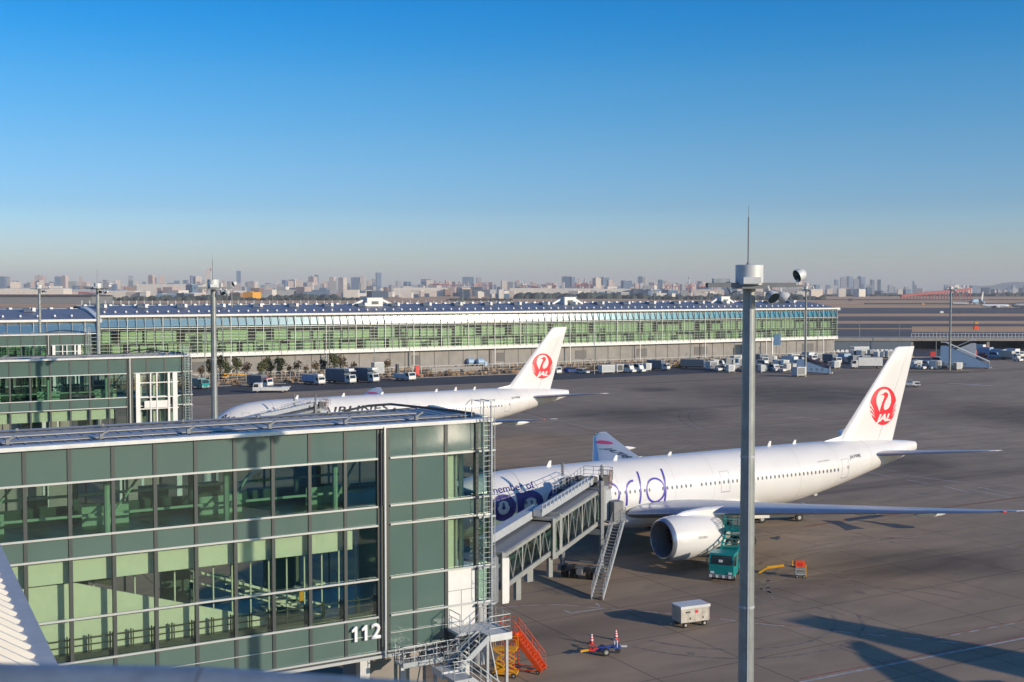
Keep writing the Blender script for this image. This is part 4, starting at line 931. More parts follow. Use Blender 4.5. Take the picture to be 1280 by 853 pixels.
# silver cargo trailer (near)
c = at(863, 781); t = thing('cargo_trailer', 'dusty silver covered cargo trailer standing alone below the engine', 'trailer', (c.x, c.y, 0), TH + R(-6)); t.scale = (.84,.84,.84)
b = obj('trailer_box', MB().box(-1.45,1.45,-.78,.78,.48,1.86,), M['dirty'], t)
obj('lid', MB().prism_y([(-1.5,1.80),(1.5,1.80),(1.5,1.93),(-1.5,1.93)], -.83, .83).box(-1.52,1.52,-.86,-.80,1.70,1.94), M['steel_lt'], t)
f = MB(); 
for x in (-1.44,-.72,0,.72,1.44): f.box(x-.025,x+.025,-.80,-.782,.5,1.7)
f.box(-1.45,1.45,-.80,-.783,1.02,1.06); obj('side_ribs', f, M['dirty'], b)
bm = text_bm('BULK', .2, 0, .006); map_bm('side_lettering', bm, lambda c: Vector((-.98+c.x, -.806, 1.32+c.y)), M['black'], b)
bm = bmesh.new(); bm.faces.new([bm.verts.new((.17*math.cos(2*math.pi*i/20), .13*math.sin(2*math.pi*i/20), 0)) for i in range(20)]); map_bm('side_emblem', bm, lambda c: Vector((.13+c.x, -.807, 1.38+c.y)), M['red'], b)
bm = text_bm('110', .16, 0, .004); map_bm('side_lettering', bm, lambda c: Vector((.75+c.x, -.806, 1.22+c.y)), M['grey_line'], b)
obj('latch', MB().box(-.55,-.47,-.84,-.8,.72,.9), M['darkgrey'], b); obj('latch', MB().box(.78,.86,-.84,-.8,.72,.9), M['darkgrey'], b)
obj('chassis', MB().box(-1.4,1.4,-.6,.6,.36,.46).bar((-1.4,0,.4),(-2.1,0,.3),.07), M['darkgrey'], t); wheels(t, (-.95,1.0), .68, .24, .16)
# cones
def make_cone(label, p):
    t = thing('traffic_cone', label, 'traffic cone', (p.x,p.y,0), 0, 'red traffic cones')
    obj('cone_body', MB().lathe_z([(.04,.15),(.78,.03),(.8,.01)], n=16), M['redpaint'], t, True); obj('base', MB().box(-.2,.2,-.2,.2,0,.05), M['redpaint'], t)
    for z in (.26,.44,.6): obj('reflective_band', MB().lathe_z([(z,.157-(z-.04)*.158+.006),(z+.085,.157-(z+.045)*.158+.006)], n=16), M['reflw'], t, True)
    return t
c1 = make_cone('red and white traffic cone left of the blue tow bar', at(739.5, 805)); p = at(770, 800); dup(c1, (p.x,p.y,0), 0, 'red and white traffic cone right of its twin, behind the blue tow bar')
# tow bar
p = at(756, 818); t = thing('tow_bar', 'blue wheeled aircraft tow bar with red and yellow head beside two cones', 'tow bar', (p.x,p.y,0), R(14))
obj('bar', MB().bar((-.7,0,.42),(1.0,0,.5),.16), M['blue'], t); obj('head', MB().bar((-1.15,0,.40),(-.7,0,.42),.20).box(-.9,-.55,-.22,.22,.46,.52), M['redpaint'], t); obj('towing_eye', MB().bar((-1.75,0,.34),(-1.15,0,.40),.14), M['yellow'], t)
obj('frame', MB().box(-.35,.2,-.42,.42,.36,.48).box(.55,1.1,-.3,.3,.42,.54), M['blue'], t)
for x, y in ((-.05,-.42),(-.05,.42)): w_ = obj('wheel', MB().wheel(x,y,.27,.16,16), M['rubber'], t); obj('hub', MB().tube((x,y-.09,.27),(x,y+.09,.27),.14,n=10), M['hub'], w_)
obj('wheel', MB().wheel(.95,0,.18,.1,14), M['rubber'], t); obj('handle', MB().path([(.8,-.28,.5),(.8,-.28,.95),(.8,.28,.95),(.8,.28,.5)], .03).box(.75,.85,-.28,.28,.85,.95), M['reflw'], t); obj('coupling', MB().bar((1.1,0,.48),(1.6,0,.45),.12), M['ltgrey'], t)
# orange steps + yellow jack
c = at(655, 838); t = thing('mobile_steps', 'bright orange wheeled maintenance steps at the foot of the grey service stairs', 'mobile steps', (c.x,c.y,0), R(-22))
f = MB(); tr = MB(); flight(f, (-.55,0,2.35),(1.35,0,.2), .85, 11, tr); f.box(-1.5,-.5,-.45,.45,2.25,2.38)
for x in (-1.45,-.55):
    for y in (-.42,.42): f.tube((x,y,.15),(x,y,2.3),.035,n=6)
for y in (-.42,.42): f.tube((-1.45,y,.25),(-.55,y,2.2),.025,n=5); f.tube((-.55,y,.25),(-1.45,y,2.2),.025,n=5); f.tube((-1.5,y,.18),(1.4,y,.18),.04,n=6); f.tube((-1.45,y,1.2),(-.55,y,1.2),.025,n=5)
f.tube((-1.45,-.42,.9),(-1.45,.42,1.6),.025,n=5); obj('frame', f, M['orange'], t); obj('steps', tr, M['orange'], t)
f = MB(); 
for y in (-.43,.43): rail(f, [(-1.5,y,2.38),(-.55,y,2.38),(1.35,y,.25)], .95, .8, .022)
rail(f, [(-1.5,-.43,2.38),(-1.5,.43,2.38)], .95, .9, .022); obj('handrail', f, M['orange'], t); wheels(t, (-1.3,1.15), .5, .13, .08)
c = at(632, 845); t = thing('scissor_jack', 'yellow scissor work stand half hidden between the orange steps and grey stairs', 'work stand', (c.x,c.y,0), R(-10))
f = MB(); f.box(-.8,.8,-.4,.4,.2,.32); f.box(-.75,.75,-.4,.4,1.75,1.85)
for y in (-.36,.36):
    for z in (.35,1.05): f.bar((-.65,y,z),(.65,y,z+.68),.07); f.bar((.65,y,z),(-.65,y,z+.68),.07)
    for x in (-.75,.75): f.tube((x,y,1.85),(x,y,2.5),.025,n=5)
    f.tube((-.75,y,2.5),(.75,y,2.5),.025,n=5)
obj('frame', f, M['yellow'], t); obj('power_box', MB().box(-.7,-.1,-.3,.3,.33,.75), M['yellow'], t); wheels(t, (-.6,.6), .4, .16, .1)
# teal hydrant truck
def teal_extra(t, x0, x1, cx, h, H):
    obj('deck', MB().box(x0,cx-.1,-h,h,.85,1.3), M['teal'], t)
    f = MB(); f.bar((cx-.3,-h*.7,1.5),(x0+.3,-h*.7,3.6),.14); f.bar((cx-.3,h*.7,1.5),(x0+.3,h*.7,3.6),.14)
    for i in range(9): k = i/8; x = cx-.3+(x0+.3-cx+.3)*k; f.bar((x,-h*.7,1.5+2.1*k),(x,h*.7,1.5+2.1*k),.1)
    obj('lift_boom', f, M['teal'], t)
    obj('work_platform', MB().box(x0-.6,x0+1.6,-h*.8,h*.8,3.5,3.65), M['teal'], t); f = MB(); rail(f, [(x0-.6,-h*.8,3.65),(x0+1.6,-h*.8,3.65),(x0+1.6,h*.8,3.65),(x0-.6,h*.8,3.65),(x0-.6,-h*.8,3.65)], 1.0, .8, .03); obj('platform_railing', f, M['teal'], t)
    obj('hose_reel', MB().tube((-.6,-.7,1.6),(-.6,.7,1.6),.45,n=18), M['darkgrey'], t); obj('hose', MB().path([(x0-.6,-h*.8,3.9),(x0-1.4,-h,3.0),(x0-1.5,-h*1.1,1.6),(x0-.8,-h,1.0)], .09), M['rubber'], t)
    obj('equipment_cabinet', MB().box(x0+.4,x0+1.6,-h*.9,h*.9,1.3,2.0), M['teal'], t)
    f = MB()
    for i in range(4): f.box(x1+.125,x1+.14,-h*.9+i*.55,-h*.9+i*.55+.22,.42,.66)
    obj('hazard_stripes', f, M['reflw'], t); obj('lamp', MB().box(x1-.02,x1+.07,-.2,.1,1.75,1.95), M['reflw'], t)
p = at(914, 722); make_truck('teal hydrant servicing truck with ladder boom parked under the near engine', (p.x,p.y+1.2,0), R(-112), M['teal'], None, 6.4, 2.2, 3, name='hydrant_truck', cabh=2.45, extras=teal_extra)
# yellow hydrant coupler cart
p = at(1000, 722); t = thing('hydrant_cart', 'yellow hydrant cart with orange box and pipe arm right of the teal truck', 'hydrant cart', (p.x,p.y,0), R(180-4))
f = MB(); f.box(-.45,.45,-.35,.35,.3,.38)
for x in (-.4,.4):
    for y in (-.3,.3): f.bar((x,y,.1),(x,y,1.0),.05)
f.box(-.45,.45,-.35,.35,.72,.78); obj('frame', f, M['steel'], t); obj('control_box', MB().box(-.4,.45,-.32,.32,1.0,1.45), M['orange'], t); obj('gauge_panel', MB().box(-.2,.25,.32,.34,1.08,1.36), M['redpaint'], t)
f = MB().path([(.4,0,.9),(1.4,.1,1.1),(2.2,.15,.95)], .07).path([(3.0,.2,.55),(3.6,.2,.3)], .1); obj('pipe_arm', f, M['darkgrey'], t)
obj('yellow_pipe', MB().tube((1.4,.1,1.05),(2.9,.2,.85),.13,n=10).tube((2.9,.2,.85),(3.6,.25,.4),.11,n=10), M['yellow'], t); obj('stand', MB().bar((-.45,.3,.1),(-.45,.3,1.2),.08), M['yellow'], t); wheels(t, (-.3,.3), .33, .14, .08)
p = at(990, 708); t = tag(obj('fuel_pit_marker', MB().lathe_z([(0,.12),(.1,.12),(.14,.05),(.55,.04)], n=10), M['yellow']), 'tiny yellow post on the apron beyond the hydrant cart', 'marker post'); t.location = p
# belt/cargo vehicle under the fuselage
def flat_extra(t, x0, x1, cx, h, H): obj('cargo_bed', MB().box(x0,cx-.1,-h,h,.9,1.25).box(x0,x0+.1,-h,h,1.25,1.7), M['white'], t)
p = at(972, 651); make_truck('low white cargo loader truck behind the near wing, right of the thick grey pole', (p.x,p.y,0), math.pi + R(12), M['white'], None, 6.6, 2.1, 2, cabh=1.7, extras=flat_extra, name='cargo_loader')
# chocks / equipment under near jet: ground power unit, tow head beneath the nose
# belt of baggage dollies under the airliner

# ---- vehicles along the service road (left part)
def ploc(px, py): p = at(px, py); return (p.x, p.y, 0)
make_truck('teal crew bus beside the slim mast, leftmost vehicle on the service road', ploc(249,486), FRONT + R(14), M['teal'], M['teal'], 6.5, 2.2, 2.6, cabh=2.5, boxz=.6, name='crew_bus', cat='bus')
make_truck('yellow belt loader parked on the verge before the pine trees', ploc(293,474), TH + R(172), M['yellow'], None, 7, 2.0, 2, cabh=1.5, name='belt_loader', cat='belt loader', extras=lambda t,x0,x1,cx,h,H: obj('conveyor', MB().bar((x0-.6,0,1.0),(x1+.3,0,1.75),.8,.25), M['yellow'], t))
make_truck('dark truck with a red and white cab behind the white tow tractor', ploc(325,484), FRONT + R(30), M['white'], M['dkblue'], 7, 2.3, 3.0, cabh=2.3, extras=lambda t,x0,x1,cx,h,H: obj('cab_roof', MB().box(cx,x1-.3,-h*.9,h*.9,2.31,2.45), M['redpaint'], t))
def tract_extra(t, x0, x1, cx, h, H): obj('engine_deck', MB().box(x0,cx,-h,h,.6,1.35), M['white'], t); obj('rear_hood', MB().box(x0-.4,x0+1.6,-h*.9,h*.9,1.36,1.5), M['white'], t)
make_truck('long low white aircraft tow tractor driving in front of the parked trucks', ploc(339,491), R(180), M['white'], None, 8.4, 2.4, 2, cabh=2.4, extras=tract_extra, name='tow_tractor', cat='tow tractor')
def hood_extra(t, x0, x1, cx, h, H):
    obj('roof_unit', MB().box(cx-.4,x1-.5,-h*.8,h*.8,H*.92,H*.92+.5), M['white'], t); obj('front_platform', MB().box(cx,x1-.1,-h,h,H-.5,H-.35), M['steel_lt'], t)
make_truck('white tanker style service truck left of the two dark box catering trucks', ploc(392,481), FRONT + R(18), M['white'], M['ltblue'], 7, 2.3, 2.6, cabh=2.3, extras=hood_extra)
make_truck('dark box catering truck with white cab, left one of the pair', ploc(426,479.5), FRONT + R(24), M['white'], M['dkblue'], 9, 2.5, 3.9, cabh=2.5, extras=hood_extra, group='catering trucks by the verge')
make_truck('dark box catering truck with white cab, right one of the pair, beside a white cabin', ploc(455,478), FRONT + R(24), M['white'], M['dkblue'], 9, 2.5, 3.9, cabh=2.5, extras=hood_extra, group='catering trucks by the verge')
make_container('small white storage cabin on the verge behind the catering trucks', ploc(472,467), TH, M['white'], 3.2, 2.2, 3.3, dolly=False, cut=.01, name='storage_cabin', cat='cabin')
make_truck('white pushback tractor with a dark raised mast beside a red cabinet', ploc(506,476), FRONT + R(16), M['white'], None, 6.4, 2.6, 2, cabh=2.4, name='pushback_tractor', cat='tow tractor', extras=lambda t,x0,x1,cx,h,H: (obj('rear_deck', MB().box(x0,cx,-h,h,.7,1.9), M['white'], t), obj('lift_mast', MB().box(x0-.3,x0+.3,-.4,.4,.7,4.4), M['darkgrey'], t)))
o = tag(obj('hose_cabinet', MB().box(-.6,.6,-.4,.4,0,2.8).box(-.68,.68,-.46,.46,2.8,2.9), M['redpaint']), 'upright red cabinet at the kerb right of the pushback tractor', 'cabinet'); o.location = ploc(521,470); o.rotation_euler = (0,0,TH)
for px, lab in ((588,'left'),(600,'right')):
    t = thing('liquid_tank', 'pale blue ribbed tank on the verge, %s one of a pair before the grey wall' % lab, 'tank', ploc(px,458), TH, 'pale blue tanks'); mb = MB(); mb.lathe_x([(-1.5,.0),(-1.4,.7),(-1,1.1),(1,1.1),(1.4,.7),(1.5,0)], (0,0,1.5), 16); obj('drum', mb, M['ltblue'], t, True); obj('cradle', MB().box(-1.1,-.8,-.9,.9,0,.8).box(.8,1.1,-.9,.9,0,.8), M['midgrey'], t); obj('pump_box', MB().box(1.5,2.4,-.7,.7,0,1.5), M['ltblue'], t)
t = tag(obj('barrier_wall', MB().box(0,17,-.25,.25,0,1.5), M['conc']), 'long low concrete barrier on the verge below the red-crane tail of the farther jet', 'barrier'); t.location = ploc(539,466); t.rotation_euler = (0,0,TH)
t = tag(obj('barrier_wall', MB().box(0,15,-.25,.25,0,1.5), M['conc']), 'short low concrete barrier near a dark truck, right of the farther tail', 'barrier'); t.location = ploc(786,450); t.rotation_euler = (0,0,TH)
make_truck('white truck just right of the farther tail fin, nose toward the apron', ploc(691,468), FRONT + R(12), M['white'], M['dkblue'], 5.5, 2.1, 2.6, cabh=2.3)
make_van('low blue car at the verge between the tail fin and the white flatbeds', ploc(714,465), TH + R(10), M['blue'], 4.6, 1.8, 1.4, name='parked_car', cat='car')
make_van('low white car with blue rear beside the blue car', ploc(728,467), FRONT + R(20), M['white'], 4.2, 1.8, 1.4, name='parked_car', cat='car')
make_container('wide low white equipment trailer with a pole behind it', ploc(758,467), TH, M['white'], 4.6, 2.2, 2.0, cut=.02, name='equipment_trailer', cat='trailer')
make_container('white cube container with black door beside the wide trailer', ploc(773,466), TH, M['white'], 2.6, 2.2, 2.0, door=M['darkgrey'])
make_van('white van, left one of two vans side by side', ploc(785,466), FRONT + R(18), M['white'], 4.8, 2.0, 2.6, group='two white vans')
make_van('white van, right one of two vans side by side', ploc(797,465.5), FRONT + R(18), M['white'], 4.8, 2.0, 2.6, group='two white vans')
make_container('small white box trailer right of the two vans', ploc(809,464), TH, M['white'], 2.0, 1.8, 1.9)
make_truck('dark blue box truck right of the two vans', ploc(823,463), FRONT + R(26), M['white'], M['dkblue'], 7, 2.3, 3.1, cabh=2.2)
make_tug('yellow tug before the far pier, left of the slate long truck', ploc(851,460), TH, M['yellow'])
make_truck('long slate grey box truck facing right, left of the crowded equipment', ploc(870,461), R(-25), M['white'], M['dkblue'], 9.5, 2.4, 2.9, cabh=2.4)
# crowded equipment rows right
KINDS_ = []
def crowd(px, py, kind, yaw, mi, lab):
    loc = ploc(px, py); m_ = M[mi]
    if kind == 'c': make_container(lab, loc, TH + R(yaw), m_, 2.2, 1.8, 1.9, group='cargo containers on dollies')
    elif kind == 'd': make_container(lab, loc, TH + R(yaw), m_, 3.2, 2.4, 2.3, group='large cargo containers', door=M['midgrey'])
    elif kind == 't': make_truck(lab, loc, FRONT + R(yaw), M['white'], m_, 7.0, 2.3, 3.2, group='service trucks in the equipment area', cabh=2.3)
    elif kind == 'v': make_van(lab, loc, FRONT + R(yaw), m_, 4.6, 1.9, 2.3, group='vans in the equipment area')
    elif kind == 'g': make_tug(lab, loc, FRONT + R(yaw), m_, group='tugs in the equipment area')
cname = dict(white='white', cream='cream', ltgrey='light grey', dkblue='slate', ltblue='pale blue', redpaint='red', yellow='yellow', midgrey='grey', blue='blue', orange='orange', dirty='dull silver', teal='teal')
kname = dict(c='small cargo container', d='large cargo container', t='box truck', v='van', g='tow tractor')
rows = {
 'front row': [(890,463,'d','cream'),(897,464,'g','white'),(905,463.5,'g','dkblue'),(913,466,'c','white'),(919,464,'c','ltgrey'),(925,465,'g','midgrey'),(953,466,'c','cream'),(961,464,'v','dkblue'),(968,464.5,'v','white'),(976,465,'g','white'),(983,464.5,'c','cream'),(991,464,'c','dkblue'),(999,471,'d','cream')],
 'second row': [(885,459,'g','yellow'),(894,459,'c','white'),(903,459,'v','white'),(911,459,'d','dkblue'),(918,459,'c','white'),(926,459,'d','white'),(954,459,'v','white'),(964,459,'g','white'),(973,459,'c','white'),(981,459.5,'c','white'),(990,458,'t','white'),(1000,459,'c','midgrey')],
 'rear row by the pier': [(920,455,'d','white'),(951,455,'t','dkblue'),(960,454.5,'d','dkblue'),(966,454,'c','white'),(979,455,'g','dkblue'),(992,453,'d','white'),(1003,453,'c','ltblue'),(1012,452,'t','white'),(1023,452,'d','white')],
 'row right of the maroon stairs': [(1037,460,'g','ltgrey'),(1045,461,'c','white'),(1040,455,'t','dkblue'),(1056,454,'t','ltblue'),(1068,455,'d','dkblue'),(1080,455,'d','dkblue')],
 'far row before the low wall': [(1068,447,'d','white'),(1077,447.5,'d','white'),(1088,447,'d','ltgrey'),(1097,448,'c','white'),(1104,448,'c','white'),(1111,448,'d','white'),(1118,447,'c','cream'),(1058,449,'v','dkblue')],
 'row right of the lettered jet tail': [(1141,461,'c','cream'),(1147,460,'c','white'),(1151,462,'g','white'),(1158,460,'v','ltblue'),(1163,462,'g','ltgrey'),(1169,462,'d','cream'),(1176,460,'g','dkblue'),(1173,455,'v','ltblue'),(1181,461,'g','midgrey'),(1197,463,'c','dirty'),(1193,462,'g','cream')],
 'cluster at the far right': [(1216,446,'c','redpaint'),(1222,444,'v','white'),(1228,447,'g','redpaint'),(1235,445,'t','ltblue'),(1232,441,'c','redpaint'),(1226,441,'t','white'),(1244,448,'v','ltblue'),(1251,448,'t','ltblue'),(1262,450,'t','dirty'),(1268,447,'t','white'),(1273,452,'g','white')],
}
ordn = ['first','second','third','fourth','fifth','sixth','seventh','eighth','ninth','tenth']
for rn, items in rows.items():
    cnt = {}
    for (px, py, kd, mi) in sorted(items):
        key = (kd, mi); n_same = sum(1 for it in items if (it[2], it[3]) == key); cnt[key] = cnt.get(key, 0) + 1
        o_ = '' if n_same == 1 else ordn[cnt[key]-1] + ' '
        lab = ('%s%s %s' % (o_, cname[mi], kname[kd])) + (' from the left' if n_same > 1 else '') + ' in the ' + rn
        crowd(px, py, kd, random.uniform(-14, 14), mi, lab)
# more distinct pieces
make_truck('white box truck behind the lettered jet tail, cab facing left', ploc(1083,461), R(176), M['white'], M['white'], 9.5, 2.5, 3.6, cabh=2.8)
t = make_container('tall white office container above the far row of containers', ploc(1074,443), TH, M['white'], 8, 2.6, 2.9, dolly=False, cut=.02, name='site_office', cat='cabin')
def boarding_stairs(label, loc, rz, side, canopy, L=10, H=5.2):
    t = thing('boarding_stairs', label, 'boarding stairs', loc, rz, 'mobile boarding stairs')
    obj('side_panel', MB().prism_y([(-L/2,.8),(L/2-.6,.5),(L/2-.6,1.5),(-L/2+1.6,H),(-L/2,H)], -1.15, -1.05).prism_y([(-L/2,.8),(L/2-.6,.5),(L/2-.6,1.5),(-L/2+1.6,H),(-L/2,H)], 1.05, 1.15), side, t)
    obj('canopy', MB().prism_y([(L/2-.6,2.3),(L/2-.5,2.55),(-L/2+1.5,H+1.2),(-L/2,H+1.2),(-L/2,H+1.0),(-L/2+1.5,H+1.0)], -1.25, 1.25), canopy, t)
    tr = MB(); st = MB(); flight(st, (-L/2+1.5,0,H-1.6),(L/2-.6,0,.4), 1.9, 18, tr); obj('steps', tr, M['ltgrey'], t)
    obj('chassis', MB().box(-L/2,L/2,-1.0,1.0,.4,.75), M['midgrey'], t); wheels(t, (-L/2+1.5, L/2-1.5), .95, .4, .25)
    f = MB()
    for k in range(5): x = -L/2+.8+k*1.6; f.box(x, x+.5, -1.165, -1.152, 1.2, 1.8)
    obj('panel_openings', f, M['midgrey'], t)
    obj('entry_frame', MB().bar((L/2-.5,-1.15,.4),(L/2-.5,-1.15,2.4),.12).bar((L/2-.5,1.15,.4),(L/2-.5,1.15,2.4),.12).box(L/2-.6,L/2+.2,-1.1,1.1,.4,.7), M['white'], t); return t
boarding_stairs('boarding stairs with a dark maroon canopy and orange mouth, left of the far mast row', ploc(1018,468), R(-22), M['ltblue'], M['maroon'], 10, 4.2)
boarding_stairs('largest white and pale blue boarding stairs by the rightmost mast', ploc(1207,461), R(-24), M['ltblue'], M['white'], 15, 7.2)
boarding_stairs('white boarding stairs standing behind the largest pale blue stairs', ploc(1197,450), R(156), M['white'], M['white'], 12, 6)
o = tag(obj('warning_board', MB().box(-.5,.5,-.05,.05,0,2.6).box(-.9,.9,-.12,.12,1.7,3.4), M['redpaint']), 'upright red board between the equipment rows, left of the rightmost mast', 'board'); o.location = ploc(1166,452)
t = make_truck('small grey pickup with raised rear frame alone on the apron right of the tail fin', ploc(1137,484), R(-10), M['white'], None, 5.0, 1.9, 2, cabh=1.5, name='pickup', cat='pickup truck', extras=lambda t,x0,x1,cx,h,H: (obj('cargo_bed', MB().box(x0,cx,-h,h,.6,1.15), M['ltgrey'], t), obj('rack', MB().bar((x0,-h,1.1),(x0,-h,1.9),.07).bar((x0,h,1.1),(x0,h,1.9),.07).bar((x0,-h,1.9),(cx,-h,1.9),.07).bar((x0,h,1.9),(cx,h,1.9),.07), M['steel'], t)))
t = tag(obj('dark_drawbar', MB().box(-9,9,-.5,.5,0,.35), M['darkgrey']), 'long row of dark folded dollies lying at the apron edge before the far equipment', 'dolly row'); t.location = ploc(1172,466); t.rotation_euler = (0,0,R(-4))

# ------------------------------------------------------------------ far pier
def curved_roof(mb, x0, x1, prof, n=1):
    for (y0,z0),(y1,z1) in zip(prof, prof[1:]): mb.quad((x0,y0,z0),(x1,y0,z0),(x1,y1,z1),(x0,y1,z1))
def far_pier(label, a0, a1, b0, zE, mod, vent, name='terminal_pier', near=False):
    t = thing(name, label, 'terminal building', ab(0, b0), TH)
    zG = 6.6; prof = [(-.6,zE+.1)] + [(1+i*3.2, zE+.3+2.3*math.sin(min(1,i/7)*math.pi/2)) for i in range(8)] + [(30,zE+2.0),(44,zE)]
    mb = MB(); curved_roof(mb, a0, a1, prof); obj('roof', mb, M['solar'], t)
    mb = MB(); mb.box(a0-.2, a1+.2, -1.1, -.62, zE-.35, zE+.25); mb.box(a0, a1, -.35, -.1, zG-.9, zG+.15); mb.box(a0, a1, -.5, -.2, zG-1.0, zG-.86); obj('gutter', mb, M['white'], t)
    # strips of glass: lower wall, coated upper band leaning back, top strip
    z1, z2, z3 = zE-3.5, zE-2.6, zE-.9
    obj('lower_glazing', MB().box(a0, a1, -.02, .02, zG, z1), M['clear_far'], t)
    mb = MB(); mb.quad((a0,-.05,z1+.35),(a1,-.05,z1+.35),(a1,.42,z3),(a0,.42,z3)); obj('coated_glazing', mb, M['sky_glass'], t)
    mb = MB(); mb.quad((a0,.42,z3),(a1,.42,z3),(a1,-.3,zE-.3),(a0,-.3,zE-.3)); obj('eaves_panel', mb, M['inner_white'], t)
    # interior
    mb = MB(); 
    for z in (zG-.1, zG+3.4, z1-.2): mb.box(a0+.2, a1-.2, .6, 12, z-.15, z+.15)
    obj('floors', mb, M['inner_floor'], t)
    mb = MB(); x = a0
    while x < a1-2:
        w = random.choice((2.5,5,7.5,3.2)); gap = random.choice((.4,.5,.8,1.8)); xe = min(x+w, a1-.5)
        mb.box(x, xe, 2.2, 2.35, zG, zG+random.choice((3.3,3.3,2.0,2.6))); x = xe+gap
    x = a0
    while x < a1-2:
        w = random.choice((3,6,9,4)); gap = random.choice((.6,1.2,2.5)); xe = min(x+w, a1-.5)
        mb.box(x, xe, 2.6, 2.75, zG+3.55, zG+3.55+random.choice((3.0,2.2,3.4))); x = xe+gap
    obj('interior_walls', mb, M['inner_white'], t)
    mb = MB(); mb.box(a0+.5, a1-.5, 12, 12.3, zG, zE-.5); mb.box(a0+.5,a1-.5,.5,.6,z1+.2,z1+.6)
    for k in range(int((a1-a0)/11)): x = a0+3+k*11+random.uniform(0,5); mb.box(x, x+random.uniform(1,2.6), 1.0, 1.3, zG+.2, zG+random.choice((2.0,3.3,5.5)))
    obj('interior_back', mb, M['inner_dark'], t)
    # louvres and mullions
    mb = MB(); z = zG+.35
    while z < z1: mb.box(a0, a1, -.42, -.2, z-.035, z+.035); z += .95
    mb.box(a0, a1, -.3, -.06, z1-.1, z1+.1); mb.box(a0,a1,.55,.62,z3-.4,z3-.3); obj('louvres', mb, M['transom'], t)
    mb = MB(); x = a0; i = 0
    while x < a1:
        w = .07 if i % 4 == 0 else .03; mb.box(x-w, x+w, -.5, -.05, zG-.3, zE-.4); 
        x += mod; i += 1
    obj('mullions', mb, M['transom'], t)
    mb = MB(); x = a0+mod*4
    while x < a1: mb.box(x-.3, x-.05, -.9, -.56, -.1, zG-.9); x += mod*12
    obj('columns', mb, M['white'], t)
    # lower storey
    obj('base_wall', MB().box(a0+.5, a1-.3, 1.2, 30, -.2, zG-.95), M['conc'], t); obj('upper_end_wall', MB().box(a1-.25, a1, .1, 38, zG-.9, zE-.3), M['ltgrey'], t)
    x = a0+6
    while x < a1-8: obj('base_louvre', MB().box(x, x+random.choice((3,4.5,6)), 1.1, 1.19, 1.2, 4.1), M['louver'], t); x += random.choice((22,26,31))
    x = a0+2; wr_ = mesh_of('wall_rib', MB().box(0, .12, 1.08, 1.18, 0, zG-1), M['louver'])
    while x < a1: o = bpy.data.objects.new('wall_rib', wr_); COL.objects.link(o); o.parent = t; o.location = (x,0,0); x += 5.2
    # roof furniture
    n = min(95, int((a1-a0)/vent)); v0 = mesh_of('roof_vent', MB().box(-.24,.24,-.28,.28,-.1,.4, (-.17,.17,-.1,.28)), M['white'])
    for i in range(n):
        o = bpy.data.objects.new('roof_vent', v0); COL.objects.link(o); o.parent = t; o.location = (a0+1.5+i*(a1-a0-3)/n, 3.6, zE+.95)
    d0 = mesh_of('skylight', MB().box(-1.3,1.3,-1.5,1.5,-.2,.75,(-1.1,1.1,-.6,1.5)), M['dkblue']); d1 = mesh_of('skylight_cap', MB().box(.9,1.7,-1.3,1.6,-.1,.95), M['white'])
    k = int((a1-a0)/11.5)
    for i in range(k):
        x = a0+5+i*11.5; o = bpy.data.objects.new('skylight', d0); COL.objects.link(o); o.parent = t; o.location = (x, 13, zE+2.15)
        c = bpy.data.objects.new('skylight_cap', d1); COL.objects.link(c); c.parent = o
    x = a0+2; rv = mesh_of('ridge_vent', MB().box(0,.9,0,1.1,0,.5,(.1,.8,.1,1.0)), M['white'])
    while x < a1:
        o = bpy.data.objects.new('ridge_vent', rv); COL.objects.link(o); o.parent = t; o.location = (x, 21.2, zE+2.5); x += vent*1.2
    mb = MB(); mb.box(a0, a1, 22.5, 24, zE+2.4, zE+2.7); obj('ridge', mb, M['ltgrey'], t)
    return t
far_pier('long far terminal pier with green louvred glass and a dark roof dotted with vents', 59.5, 342, 339, 17.7, 2.45, 2.97)
far_pier('curved-roof terminal wing with a white end cap at the left edge', -20, 57.5, 318, 17.2, 3.1, 4.3, near=True, name='terminal_wing')
# white curved end cap of the left wing and a plant box on the roof
t = thing('roof_end_cap', 'white curved gable at the end of the left terminal wing roof', 'roof cap', ab(0, 318), TH)
f = MB(); pr = [(-.9,16.9)] + [(1+i*3.2, 17.5+2.4*math.sin(min(1,i/7)*math.pi/2)) for i in range(8)]
for p, q in zip(pr, pr[1:]): f.bar((57.9,p[0],p[1]),(57.9,q[0],q[1]),1.3,.8)
obj('rim', f, M['white'], t); f = MB(); f.box(57.2,58.2,-.4,30,6,16.9); obj('gable_wall', f, M['midgrey'], t)
for i, (a_, w_, lab) in enumerate(((150,9,'white rooftop plant room with slanted pipes on the left half of the far pier'),(225,8,'pale rooftop plant room midway along the far pier'),(296,7,'white rooftop plant room near the right end of the far pier'))):
    t = thing('rooftop_plant_room', lab, 'plant room', ab(a_, 354, 19.7), TH); obj('housing', MB().box(-w_*.3,w_*.3,-2,2,0,2.6).box(-w_*.32,w_*.32,-2.1,2.1,2.6,2.75), M['white'], t); obj('duct', MB().bar((-w_*.3,0,2.2),(-w_*.8,0,.3),.7).bar((w_*.3,0,2.2),(w_*.8,0,.3),.7), M['steel_lt'], t); obj('louvre', MB().box(-1.2,1.2,-2.05,-2,.6,1.6), M['louver'], t)
